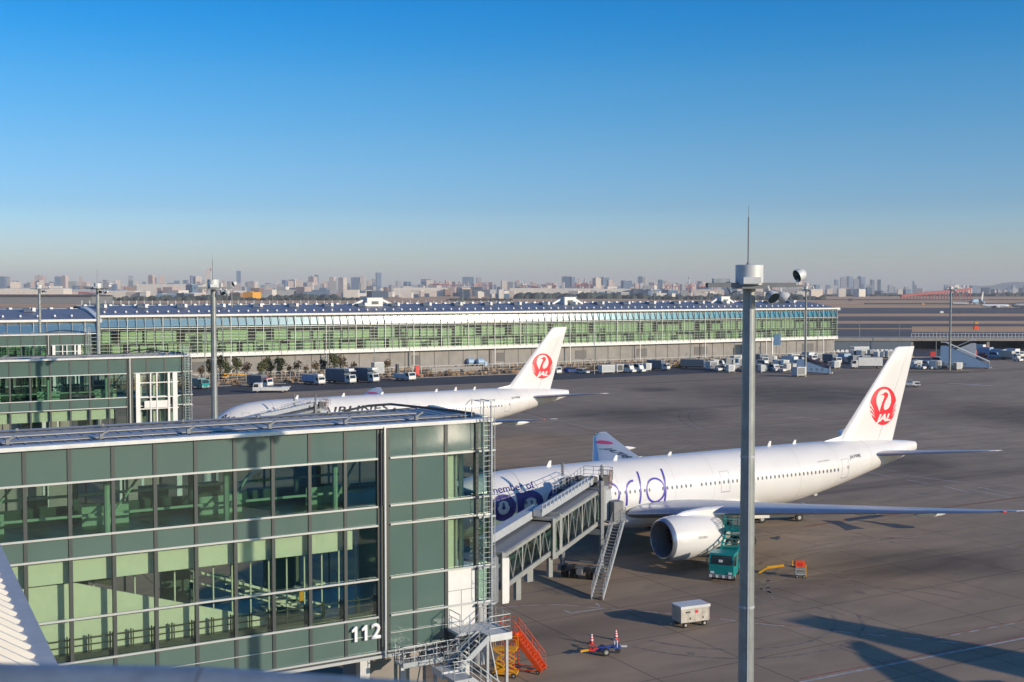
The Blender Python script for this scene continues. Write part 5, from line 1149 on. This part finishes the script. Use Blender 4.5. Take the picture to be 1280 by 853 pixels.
# small lamp posts on roof
def small_post(label, loc, h, name='lamp_post', group='slim lamp posts', m=None, head=True):
    t = thing(name, label, 'lamp post', loc, random.uniform(0, 3), group); obj('pole', MB().tube((0,0,0),(0,0,h),.14,.09,8), m or M['mast'], t, True)
    if head: obj('lamp_head', MB().bar((0,0,h),(1.1,0,h+.15),.28,.16), M['ltgrey'], t)
    return t
for a_, z_, h_, lab in ((103,21.2,4.5,'roof lamp post above the left part of the far pier'),(182,21.2,5.5,'roof lamp post left of the pale plant room'),(262,21.2,6,'roof lamp post right of the pale plant room')): small_post(lab, ab(a_, 352, z_-2), h_)
for px, py, h, lab in ((63,470,14,'slim lamp post at the left edge before the far wing'),(256.5,480,15,'slim lamp post just left of the teal bus'),(279,474,13.5,'white slim post right of the teal bus'),(412,470,15,'slim lamp post behind the left catering truck'),(468,468,14,'slim lamp post behind the small white cabin'),(512,470,13.5,'slim lamp post behind the pushback tractor'),(743,468,13.5,'slim lamp post behind the wide low trailer'),(863,457,11,'white slim post behind the long slate truck'),(974,452,11.5,'slim lamp post behind the crowded equipment'),(1074,436,10,'slim lamp post above the white office container'),(1124,438,11,'slim lamp post directly above the lettered jet fin'),(1170,445,10,'slim lamp post left of the rightmost mast'),(1022,447,9,'slim lamp post at the right end of the far pier')):
    small_post(lab, ploc(px, py), h)
t = thing('road_sign', 'blue square sign on a white post beside the thick grey mast', 'sign', ab(299.5, 327), TH); obj('board', MB().box(-1.7,1.7,-.15,.05,4.6,8.6), M['signblue'], t); obj('post', MB().box(-2.6,-2.1,-.2,.2,0,7.5), M['white'], t)
# fence of the service road
t = thing('perimeter_fence', 'thin grey mesh fence along the verge before the far pier', 'fence', ab(0, 312), TH)
f = MB(); x = 55
while x < 350: f.bar((x,0,0),(x,0,2.6),.09); x += 2.5
obj('fence_posts', f, M['ltgrey'], t); f = MB(); 
for z in (.2,.9,1.6,2.55): f.bar((55,0,z),(350,0,z),.05)
obj('fence_rails', f, M['ltgrey'], t)
t = thing('perimeter_fence', 'low pale guard fence along the grass edge of the service road', 'fence', ab(0, 326), TH)
f = MB(); x = 55
while x < 350: f.bar((x,0,0),(x,0,1.6),.1); x += 3.1
obj('fence_posts', f, M['cream'], t); f = MB(); f.bar((55,0,1.5),(350,0,1.5),.1); f.bar((55,0,.8),(350,0,.8),.06); obj('fence_rails', f, M['cream'], t)
# low planting on the verge
f = MB(); random.seed(21)
for k in range(1500):
    a_ = random.uniform(60, 345); b_ = random.choice((random.uniform(302.5,310), random.uniform(313,325), random.uniform(328,334))); p = ab(a_, b_); s = random.uniform(.3,.9); q = random.uniform(0, 6.28)
    f.add([p + Vector((math.cos(q)*s,math.sin(q)*s,0)), p + Vector((-math.cos(q)*s,-math.sin(q)*s,0)), p + Vector((-math.cos(q)*s*.6,-math.sin(q)*s*.6,s)), p + Vector((math.cos(q)*s*.7,math.sin(q)*s*.7,s*.9))], [(0,1,2,3)])
struct('dry_scrub', f, M['tan'], kind='stuff')
# pine trees
def crown_mesh(seed, h, r, m, n=420):
    rnd = random.Random(seed); mb = MB(); lobes = [(rnd.uniform(-.35,.35)*r, rnd.uniform(-.35,.35)*r, rnd.uniform(.25,.95)*h, rnd.uniform(.4,.75)*r) for _ in range(8)]
    for _ in range(n):
        lx, ly, lz, lr = rnd.choice(lobes); u = Vector((rnd.gauss(0,1), rnd.gauss(0,1), rnd.gauss(0,.7))).normalized() * lr * rnd.uniform(.55,1.05); c = Vector((lx,ly,lz)) + u
        s = rnd.uniform(.12,.28); a = Vector((rnd.gauss(0,1), rnd.gauss(0,1), rnd.gauss(0,1))).normalized(); b = a.orthogonal().normalized()
        mb.add([c + a*s, c + b*s, c - a*s, c - b*s], [(0,1,2,3)])
    return mesh_of('crown', mb, m)
crowns = [crown_mesh(1,3.4,1.7,M['leaf_a']), crown_mesh(2,3.0,1.4,M['leaf_b'],260), crown_mesh(3,4.0,1.5,M['leaf_a']), crown_mesh(4,3.2,1.9,M['leaf_b'],300)]
trunk = mesh_of('trunk', MB().tube((0,0,0),(.1,0,1.9),.14,.1,6).tube((.1,0,1.7),(-.5,.2,3.2),.08,.04,5).tube((.1,0,1.7),(.6,-.2,3.4),.08,.04,5).tube((.1,0,1.8),(.05,.1,4.3),.08,.03,5), M['bark'])
random.seed(5)
tx = [(251,1),(262,0),(275,2),(284,0),(295,2),(308,3),(325,0),(333,2),(338,0),(349,0),(361,1),(372,3),(382,1),(394,1),(404,0),(417,2),(425,3),(484,1),(30,1),(46,0),(442,1)]
kindw = ['dark green bushy pine','thin brown bare-looking tree','tall narrow dark pine','broad brownish tree']
seen = {}
for i, (px, k) in enumerate(tx):
    b_ = 321 + (i % 3)*2.2; Y = b_ / (CT - (px-640)/FOC*ST); X = (px-640)/FOC*Y
    seen[k] = seen.get(k, 0) + 1
    t = thing('pine_tree', '%s, %s of its kind from the left before the grey pier wall' % (kindw[k], ordn[seen[k]-1]), 'tree', (X, Y, -.02), random.uniform(0,6), 'small trees before the far pier')
    sc = 1.0*random.uniform(.85,1.15)*(.9 if k == 1 else 1.05); t.scale = (sc,sc,sc)
    o = bpy.data.objects.new('trunk', trunk); COL.objects.link(o); o.parent = t; o = bpy.data.objects.new('crown', crowns[k]); COL.objects.link(o); o.parent = t; o.location = (0,0,1.2)

# ------------------------------------------------------------------ elevated road to the right
t = thing('elevated_road', 'low dark elevated road with a pale post railing right of the far pier', 'bridge', (0, 491, 0), 0)
X0, X1 = (1092-640)/FOC*491, (1560-640)/FOC*491
obj('deck', MB().box(X0-22, X1, 0, 14, 3.6, 4.9), M['conc'], t); f = MB(); x = X0+16
while x < X1: f.bar((x,-.1,4.9),(x,-.1,6.9),.14); x += 1.5
obj('railing_posts', f, M['steel_lt'], t); obj('railing_rail', MB().bar((X0+16,-.1,6.8),(X1,-.1,6.8),.12).bar((X0+16,-.1,5.5),(X1,-.1,5.5),.08), M['steel_lt'], t)
f = MB(); x = X0
while x < X1: f.box(x,x+1.2,1,12,-.2,3.6); x += 16
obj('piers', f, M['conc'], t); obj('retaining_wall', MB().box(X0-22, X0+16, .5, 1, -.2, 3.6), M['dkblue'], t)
obj('shadow_side_wall', MB().box(X0+16, X1, 9, 9.5, -.2, 3.6), M['darkgrey'], t)  # dark grey wall under the deck, its colour standing in for the shade there
t = thing('guard_barrier', 'white dashed low barrier behind the white office container', 'barrier', ploc(1040,441), TH*.35); f = MB(); x = 0
while x < 30: f.box(x,x+1.2,-.2,.2,0,1.1); x += 1.9
obj('blocks', f, M['white'], t); obj('base_rail', MB().box(0,30,-.1,.1,0,.4), M['conc'], t)

# ------------------------------------------------------------------ far airfield things
def runway_jet(label, px, py, sc, rz, tailm, bodym=M['jet_white']):
    t = thing('distant_airliner', label, 'airliner', (*at(px,py).xy, -.1), rz, 'distant airliners'); mb = MB(); mb.rings([[(x, r*math.cos(k*math.pi/8), 3.2+r*math.sin(k*math.pi/8)+dz) for k in range(16)] for x, r, dz in ((-19,.1,-.3),(-18,.9,-.2),(-16,1.7,0),(-12,2,0),(8,2,0),(14,1.3,.6),(19,.3,1.3))]); obj('fuselage', mb, bodym, t, True)
    for s in (-1,1): obj('wing', MB().rings([[(-3,s*1.5,2.2),(4,s*1.5,2.2),(4,s*1.5,2.7),(-3,s*1.5,2.7)],[(5,s*17,3.4),(7,s*17,3.4),(7,s*17,3.5),(5,s*17,3.5)]]), M['jet_grey'], t); obj('stabiliser', MB().rings([[(14,s*.5,4.2),(18,s*.5,4.2),(18,s*.5,4.4),(14,s*.5,4.4)],[(18,s*6,4.8),(19.5,s*6,4.8),(19.5,s*6,4.9),(18,s*6,4.9)]]), M['jet_grey'], t); obj('engine', MB().lathe_x([(-4,.9),(-3.6,1.1),(-1,1.0),(0,.7)], (0,s*5.5,1.8), 14), bodym, t, True)
    obj('tail_fin', MB().prism_y([(12,4.6),(18.5,4.8),(20,11.5),(17.5,11.5)], -.15, .15), tailm, t); obj('landing_gear', MB().box(-14.2,-13.8,-.3,.3,0,1.6).box(1,1.8,-2.8,-2.2,0,2).box(1,1.8,2.2,2.8,0,2), M['darkgrey'], t); t.scale = (sc,)*3; return t
runway_jet('tiny white airliner with a dark tail taxiing on the far runway at right', 1243, 385.5, 1.1, math.pi, M['darkgrey'])
runway_jet('tiny white-finned airliner with a blue body behind the red runway pier', 1222, 381, 1.9, R(55), M['jet_white'], M['ltblue'])
runway_jet('tiny airliner cut by the right edge of the photo', 1287, 386, 1.6, R(20), M['ltblue'], M['dkblue'])
t = thing('runway_light_pier', 'long red sloping light pier far beyond the runway', 'light pier', (*at(1126,374.5).xy, 0), 0); p0 = at(1126,374.5); p1 = at(1213,373.5); q = p1 - p0
obj('deck', MB().bar((0,0,9),(q.x,q.y,27),6,6), M['rust'], t); f = MB()
for i in range(24): c = Vector((0,0,0)).lerp(q, i/23); f.bar((c.x,c.y,0),(c.x,c.y,9+18*i/23),2.2)
obj('piers', f, M['rust'], t)
for px, py, h, m_, lab in ((1220,411.5,2.6,'orange','orange and white marker hut on the near grass strip at right'),(1220,405,2,'yellow','small yellow runway sign behind the orange marker hut'),(1177,391.5,3,'white','tiny white runway sign on the far grass'),(1202,391.5,3,'darkgrey','tiny dark runway sign right of the white one'),(1154,381,3,'yellow','tiny yellow runway sign nearest the red pier'),(1048,388,4,'white','tiny white field vehicle at the far pier end'),(1063,376.5,8,'darkgrey','tiny dark shed on the far brown grass')):
    o = tag(obj('runway_marker', MB().box(-h*.6,h*.6,-1,1,0,h*.6).box(-h*.5,h*.5,-.9,.9,h*.6,h*.75), M[m_]), lab, 'runway marker', 'runway markers'); o.location = (*at(px,py).xy, -.1)
f = MB(); a_, b_ = at(1192,379.8), at(1225,380.8)
for i in range(40): c = a_.lerp(b_, i/39); f.box(c.x-1.2, c.x+1.2, c.y-.5, c.y+.5, 0, 2.4)
o = tag(obj('runway_barrier', f, M['white']), 'thin white dotted barrier line left of the taxiing airliner', 'barrier')

# ------------------------------------------------------------------ city and woods on the horizon
def city_mat(name, col, sx, sz, dark=.55):
    m = bpy.data.materials.new(name); m.use_nodes = True; t = m.node_tree; b = t.nodes['Principled BSDF']; b.inputs['Roughness'].default_value = .7
    tc = t.nodes.new('ShaderNodeTexCoord'); mp = t.nodes.new('ShaderNodeMapping'); mp.inputs['Rotation'].default_value = (math.pi/2, 0, 0)
    br = t.nodes.new('ShaderNodeTexBrick'); br.offset = 0; br.inputs['Scale'].default_value = 1; br.inputs['Brick Width'].default_value = sx; br.inputs['Row Height'].default_value = sz; br.inputs['Mortar Size'].default_value = sz*.28; br.inputs['Mortar Smooth'].default_value = .1
    br.inputs['Color1'].default_value = (*[c*dark for c in col],1); br.inputs['Color2'].default_value = (*[c*(dark+.2) for c in col],1); br.inputs['Mortar'].default_value = (*col,1)
    t.links.new(tc.outputs['Object'], mp.inputs[0]); t.links.new(mp.outputs[0], br.inputs['Vector']); t.links.new(br.outputs[0], b.inputs['Base Color']); return m
CM = dict(beige=city_mat('beige_facade',(.64,.55,.47),9,4), white=city_mat('white_facade',(.72,.66,.58),14,5,.75), pink=city_mat('pinkish_facade',(.55,.42,.37),8,4), grey=city_mat('grey_facade',(.33,.34,.35),8,4), blue=city_mat('blue_glass_facade',(.10,.17,.27),8,4,.6), brown=city_mat('brown_facade',(.28,.17,.12),8,4), navy=city_mat('navy_facade',(.04,.07,.12),10,5,.8))
ww = {'beige':'beige','white':'off-white','pink':'pinkish','grey':'grey','blue':'blue glass','brown':'brown','navy':'dark blue'}
def bld(x0, x1, ytop, Y, c, label, kind='apartment_block', cat='building', group=None, depth=None, roof=True, setback=None):
    w = (x1-x0)/FOC*Y; zt = CAMH + (362.5-ytop)*Y/FOC; d = depth or max(14, min(w, 60)); X = ((x0+x1)/2-640)/FOC*Y
    t = thing(kind, label, cat, (X, Y, 0), random.uniform(-.5,.5) if w < 90 else random.uniform(-.08,.08), group)
    mb = MB().box(-w/2,w/2,0,d,-.1,zt)
    if setback: mb.box(-w*.3,w*.3,d*.2,d*.8,zt,zt+setback)
    obj('walls', mb, CM[c], t)
    if roof: obj('roof_structure', MB().box(-w*.46,w*.46,d*.08,d*.92,zt,zt+1.0).box(-w*.22,w*.05,d*.3,d*.7,zt+1.0,zt+max(2.5,.06*zt)), M['ltgrey'], t)
    return t
random.seed(11)
NB = 'named landmarks of the skyline'
named = [ # x0,x1,ytop,Y,col,label
 (0,6,346,7000,'blue','blue glass tower at the extreme left of the skyline'),(7,12,346,7200,'grey','grey slab right beside the leftmost blue tower'),(14,26,353,5000,'beige','beige block with stepped roof right of the leftmost towers'),
 (0,80,361,3200,'white','very long off-white warehouse at the left edge of the skyline'),(44,54,345,8000,'pink','pair-like pinkish tower behind the leftmost mast'),(69,76,346,8000,'blue','dark blue topped slab right of the leftmost mast'),(77,83,345,8200,'pink','pink tower right of the dark blue slab'),(86,95,352,6500,'grey','grey square tower before the second mast'),(99,103,346,8500,'pink','slim pink tower just left of the second mast'),
 (145,151,350.5,7000,'beige','lone slim beige tower between the second mast and the long white block'),(132,170,364,3500,'white','low off-white hall right of the second mast'),(171,232,355.5,4500,'white','long white apartment slab with rows of windows'),(185,192,344.5,7500,'pink','pink tower rising over the long white slab, left one'),(200,206,345,7500,'pink','pink tower rising over the long white slab, right one'),
 (161,166,345,9000,'grey','thin hazy tower behind the white slab start'),(231,242,356,4200,'blue','blue grey stepped block at the end of the white slab'),(239,244,345,8500,'blue','dark tower left of the slim mast head'),(245,253,346,8500,'beige','beige tower behind the slim mast head'),(257,264,338,9500,'beige','tallest pale tower touching the slim mast rod'),
 (296,301,339,9800,'blue','slim blue tower alone right of the slim mast'),(310,319,352,8000,'beige','beige block below the slim blue tower'),(360,370,350,7000,'beige','beige twin slab left'),(371,378,351,7000,'beige','beige twin slab right of its neighbour'),(385,393,346,8200,'pink','pink tower with flat top in the middle left'),(393,397,344,9000,'blue','thin blue tower glued to the pink tower'),(411,418,347,7600,'beige','pale twin tower, left half'),(422,430,347.5,7600,'beige','pale twin tower, right half'),
 (439,449,347,7800,'blue','broad blue slab at the centre left'),(450,456,346,7800,'beige','cream tower attached right of the broad blue slab'),(471,477,341,9500,'blue','tall dark blue tower, highest in the centre'),(464,469,349,8500,'grey','small grey tower left of the highest centre tower'),
 (527,539,349,8500,'blue','blue stepped block left of the red cranes'),(578,592,346.5,8600,'blue','flat-topped blue tower block above the dark hangar'),(596,602,347,8700,'grey','grey narrow tower right of the flat-topped blue block'),(576,602,359,5000,'navy','dark long hangar with a white roof edge in the centre'),
 (702,712,346,7600,'blue','blue tower block starting the right centre group'),(714,719,346.5,7600,'blue','thin blue tower of the right centre group'),(744,752,348,7000,'beige','cream tower beside the thin chimneys'),(753,762,347,7400,'blue','blue tower right of the cream tower'),(779,790,351,7000,'blue','broad low blue block in the right centre'),(797,803,346,8000,'blue','slender blue tower with a pale twin'),(803,807,347,8000,'beige','pale twin of the slender blue tower'),(822,828,350,8000,'blue','small square blue tower near the chimney'),
 (871,877,352,8000,'blue','small blue tower left of the thick grey mast'),
 (1044,1048,350,10500,'blue','leftmost hazy tower of the far right cluster'),(1051,1058,347,10500,'grey','second hazy tower of the far right cluster'),(1060,1066,346,10500,'blue','third hazy tower of the far right cluster'),(1067,1073,349,10500,'grey','fourth hazy tower of the far right cluster'),(1075,1082,346,10600,'blue','fifth and tallest hazy tower of the right cluster'),(1089,1093,350,10500,'navy','twin dark tower left at the end of the right cluster'),(1096,1100,350,10500,'navy','twin dark tower right at the end of the right cluster'),(1140,1142.5,352,10500,'blue','lone thin tower right of the hazy cluster'),
 (1012,1030,362,4000,'beige','beige low block right of the thick mast'),(1048,1057,361,4200,'white','pale tower block with a blank side on the far shore'),(1072,1083,362,4300,'white','white stepped plant on the far shore'),(1122,1128,362,5000,'white','small white silo left of the red pier'),(1145,1153,361,5200,'beige','beige stack block above the red pier'),(1100,1122,366,4800,'navy','long dark green hall on the far shore'),
]
for (x0,x1,yt,Y,c,lab) in named: bld(x0,x1,yt,Y,c,lab, 'office_tower' if yt < 352 else 'city_block', group=NB)
walls_ = [(492,560,360,4600,'white','long low off-white warehouse left of the dark hangar'),(637,684,360.5,4000,'white','large blank beige warehouse in the centre'),(684,752,361,4200,'white','long cream warehouse with rows of doors, right centre'),(752,806,361.5,4300,'white','cream warehouse with slanted end right of the long one'),(812,828,362.5,3800,'blue','blue grey hangar block in front of the towers'),(835,848,363,3900,'blue','second blue grey hangar block'),(864,905,362.5,4300,'beige','pinkish low block behind the thick mast arm'),(978,1010,361.5,4100,'beige','cream factory hall under the lamp head of the thick mast')]
for (x0,x1,yt,Y,c,lab) in walls_: bld(x0,x1,yt,Y,c,lab, 'warehouse', group='long warehouses on the shore', depth=60)
for x0, x1, Y, yt, c, lab in ((220,231,2900,367,'navy','dark teal hall at the left of the slim mast'),(286,302,2900,366.5,'brown','brown hall right of the slim mast'),(196,220,3000,368,'blue','pale blue roofed hall before the white slab')): bld(x0,x1,yt,Y,c,lab,'hangar',group='low halls behind the pier',depth=40)
o = bld(302,317,366,2900,'beige','bright yellow hall with a hipped roof right of the slim mast','hangar',group='low halls behind the pier',depth=40)
for c_ in kids(o): c_.data.materials[0] = M['yellow']
# fill blocks: hazy, alike ones share labels by colour and depth
NW = ['first','second','third','fourth','fifth','sixth','seventh','eighth','ninth','tenth','eleventh','twelfth','thirteenth','fourteenth','fifteenth','sixteenth','seventeenth','eighteenth','nineteenth','twentieth']
NW += ['twenty-' + w_ for w_ in NW[:9]] + ['thirtieth'] + ['thirty-' + w_ for w_ in NW[:9]] + ['fortieth']
def fill(n, xr, Yr, yr, wr, cols, where):
    it = []
    for i in range(n):
        w = random.uniform(*wr); it.append((random.uniform(*xr), w, random.choice(cols), random.uniform(*Yr), random.uniform(*yr)))
    cnt = {}
    for x, w, c, Y, yt in sorted(it):
        kd = ww[c] + (' tower' if w < 5 else ' block'); cnt[kd] = cnt.get(kd, 0) + 1
        bld(x, x+w, yt, Y, c, kind='low_building' if Y < 4600 else 'distant_tower' if w < 5 else 'distant_block', label='%s hazy %s from the left %s' % (NW[cnt[kd]-1], kd, where), group='small blocks ' + where, roof=False)
fill(105, (0,640), (6500,10500), (350,359), (3,8), ['beige','grey','blue','pink','grey'], 'high in the left skyline')
fill(85, (0,640), (4200,6500), (357,364), (4,15), ['white','beige','grey','pink','brown','blue'], 'low on the left skyline')
fill(60, (640,1010), (6500,9500), (350,359), (3,8), ['blue','grey','pink','beige'], 'high in the middle skyline')
fill(45, (640,1010), (4200,6500), (357,364), (4,14), ['white','beige','pink','blue','navy'], 'low on the middle skyline')
fill(28, (1030,1285), (4800,8000), (359.5,363.5), (3,10), ['white','grey','blue','navy','beige'], 'on the right shore')
fill(75, (0,640), (3300,4600), (362,368), (5,22), ['white','beige','white','grey','blue','navy'], 'in the low front strip, left')
fill(40, (640,1010), (3400,4600), (363,368), (5,20), ['white','beige','white','grey','blue'], 'in the low front strip, middle')
fill(85, (0,640), (7000,10500), (352,360), (2.5,7), ['grey','blue','white','beige'], 'deep in the hazy left skyline')
fill(60, (640,1030), (7000,10500), (352,360), (2.5,7), ['grey','blue','white','beige'], 'deep in the hazy middle skyline')
fill(25, (1030,1285), (7500,10500), (356,361), (2.5,8), ['grey','blue','white'], 'deep in the hazy right skyline')
# cranes and chimneys
def gantry(label, px, Y, h, w=22):
    t = thing('harbour_crane', label, 'crane', ((px-640)/FOC*Y, Y, 0), random.uniform(-.6,.6), 'red harbour cranes')
    f = MB()
    for x in (-w/2,w/2):
        for y in (-8,8): f.bar((x,y,0),(x*.8,y,h*.72),3.2)
    obj('legs', f, M['rust'], t); obj('boom', MB().bar((-w*1.3,0,h*.72),(w*1.2,0,h*.74),4,4), M['rust'], t); obj('apex', MB().bar((0,0,h*.72),(w*.2,0,h),3).bar((w*.2,0,h),(w*1.1,0,h*.74),1.6), M['rust'], t)
for i, (px, h) in enumerate(((543,75),(549,70),(556,72),(566,66),(573,68),(598,70),(610,66),(655,64),(668,62),(683,66),(690,60),(722,72),(729,74),(737,70),(815,62),(835,64),(846,60),(862,62),(878,60),(892,58))): gantry('red harbour crane, %s from the left along the far harbour' % (ordn[i] if i < 10 else ['eleventh','twelfth','thirteenth','fourteenth','fifteenth','sixteenth','seventeenth','eighteenth','nineteenth','twentieth'][i-10]), px, 6200, h)
for px, yt, lab in ((861,344,'tall white chimney left of the thick mast'),(264,331.5,'tallest thin lattice tower beside the slim mast rod'),(723,346,'white chimney between red cranes, left one'),(731,346,'white chimney between red cranes, right one')):
    Y = 7600; z = CAMH + (362.5-yt)*Y/FOC; t = thing('chimney', lab, 'chimney', ((px-640)/FOC*Y, Y, 0)); obj('stack', MB().tube((0,0,0),(0,0,z),5,3,10), M['cream'], t); obj('band', MB().tube((0,0,z*.8),(0,0,z*.88),4.2,4,10), M['rust'], t)
# woods
def woods(px0, px1, Y, h, seed, name='distant_woods'):
    h *= .68; rnd = random.Random(seed); mb = MB(); x0, x1 = (px0-640)/FOC*Y, (px1-640)/FOC*Y; x = x0
    while x < x1:
        r = rnd.uniform(.7,1.3)*h; y = Y + rnd.uniform(-20,20); n = 7; ph = rnd.uniform(0,6)
        rg = [[(x + r*.9*s*math.cos(2*math.pi*i/n+ph)*rnd.uniform(.85,1.15), y + r*.9*s*math.sin(2*math.pi*i/n+ph), z*r) for i in range(n)] for z, s in ((-.1,1),(.45,1.05),(.8,.75),(1.05,.25))]
        mb.rings(rg); x += h*.55
    struct(name, mb, M['woods'], kind='stuff')
for a in ((110,235,2700,13,1),(236,300,2800,15,2),(300,470,2800,8,3),(340,420,3200,16,9),(560,640,2700,6,4),(648,752,3300,20,5),(752,812,3300,18,6),(812,1030,3000,12,7),(10,60,2400,11,8),(1030,1190,4600,10,10),(1190,1420,4400,18,11),(870,1000,3600,16,12)): woods(*a)
# distant hills at right
mb = MB(); 
rg = []
for k, (px, yt) in enumerate(((1190,362),(1205,359.5),(1222,358),(1240,357),(1252,354),(1268,352.5),(1285,353),(1320,355),(1400,362))):
    Y = 15000; x = (px-640)/FOC*Y; z = 25+(362.5-yt)*Y/FOC; rg.append([(x,Y-600,-1),(x,Y-250,z*.7),(x,Y,z),(x,Y+600,-1)])
mb.rings(rg); struct('hills', mb, M['woods'], True)
# striped roof halls and brown bank behind the left wing
t = thing('brown_roof_hall', 'low brown-roofed hall behind the left terminal wing', 'hall', (*at(40,380).xy, 0), 0); obj('roof', MB().box(-330,110,0,120,14.5,16.5,(-330,80,20,100)), M['brownearth'], t); obj('walls', MB().box(-330,105,5,115,-.1,14.5), M['midgrey'], t)
t = thing('domed_hall', 'long low pale hall with a red stripe and rounded roof behind the second mast', 'hall', (*at(85,371.5).xy, 0), 0); Yd = at(85,371.5).y; 
obj('roof', MB().prism_y([(-70,8),(-50,20),(0,27),(60,28),(110,26),(150,18),(160,8)], 0, 90), M['ltgrey'], t); obj('red_stripe', MB().prism_y([(-10,12),(0,17),(60,18),(110,14)], -3, -1), M['rust'], t)
# long screen fence and elevated track behind the pier
t = thing('noise_barrier', 'long grey post fence running behind the far pier roof', 'fence', (0, 900, 0), 0); f = MB(); x = -330
while x < 60: f.box(x-.3,x+.3,-.4,.4,0,16.8); x += 6
obj('posts', f, M['steel_lt'], t); obj('screen', MB().box(-330,60,0,.3,8,14.5), M['dkblue'], t)
for i, (px, yt, Y, lab) in enumerate(((385,362,760,'field lamp post standing behind the pier left of centre'),(894,362,900,'field lamp post left of the thick mast head'),(341,370,700,'short field lamp post left of the rooftop plant room'),(181,370,700,'short field lamp post right of the second mast'))):
    small_post(lab, ((px-640)/FOC*Y, Y, 0), CAMH+(362.5-yt)*Y/FOC)

# ------------------------------------------------------------------ foreground: slatted canopy and handrail
t = thing('slatted_canopy', 'white ribbed metal canopy roof with a pale edge beam at the lower left corner', 'canopy', (0,0,0), 0)
E0 = at(-42, 615, 18.0); E1 = at(52, 828, 18.0); E2 = at(82, 900, 18.0)
u = Vector((CT, ST, 0)); d = (E2-E0); up = Vector((-u.x, -u.y, .66)).normalized()
nrm = up.cross((E0-E2).normalized()).normalized()
if nrm.z < 0: nrm = -nrm
mb = MB(); mb.quad(E0, E2, E2 + up*9, E0 + up*9); obj('canopy_sheet', mb, M['midgrey'], t)
mb = MB(); n = 38
for i in range(n):
    p = E0.lerp(E2, i/n); mb.bar(p + nrm*.05 + up*.2, p + up*9 + nrm*.05, .10, .12)
obj('slats', mb, M['cream'], t); obj('edge_beam', MB().bar(E0, E2, .42, .3), M['ltgrey'], t)
t = thing('handrail', 'blurred thick steel handrail of the viewing deck along the bottom edge', 'handrail', (0,0,0), 0)
H0 = Vector((-1.3, 1.55, 0)); 
def hp(px, py, Y): 
    c, s = math.cos(PITCH), math.sin(PITCH); U_ = (426.5-py)/FOC; k = Y/(c+U_*s); return Vector(((px-640)/FOC*k, Y, CAMH + k*(-s+U_*c)))
r_ = .05; pts = [hp(-260,827,1.5), hp(0,831,1.5), hp(250,835,1.5), hp(500,852,1.5), hp(760,882,1.5), hp(1100,930,1.5)]; pts = [p - Vector((0,0,r_)) for p in pts]
obj('rail_tube', MB().path(pts, r_, 20), mat('rail_steel', (.20,.25,.31), .45, .3, noise=.15, nscale=30), t, True); f = MB()
for p in (pts[0], pts[-1]): f.tube(p, p - Vector((0,0,1.1)), .025, n=10)
obj('rail_post', f, M['steel'], t)
t = tag(obj('viewing_deck', MB().box(-8,8,-3,1.9,CAMH-1.9,CAMH-1.65), M['conc']), 'viewing deck slab under the photographer, below the frame', 'deck')

# ------------------------------------------------------------------ haze
hz = MB().box(-16000,16000,-300,17500,-1.5,262)
hm = bpy.data.materials.new('haze'); hm.use_nodes = True; ht = hm.node_tree; ht.nodes.clear(); ho = ht.nodes.new('ShaderNodeOutputMaterial'); hv = ht.nodes.new('ShaderNodeVolumePrincipled')
hv.inputs['Color'].default_value = (.95,.96,1,1); hv.inputs['Density'].default_value = 6.5e-5; hv.inputs['Anisotropy'].default_value = 0.0; ht.links.new(hv.outputs[0], ho.inputs['Volume'])
h = struct('haze', hz, hm, kind='stuff')
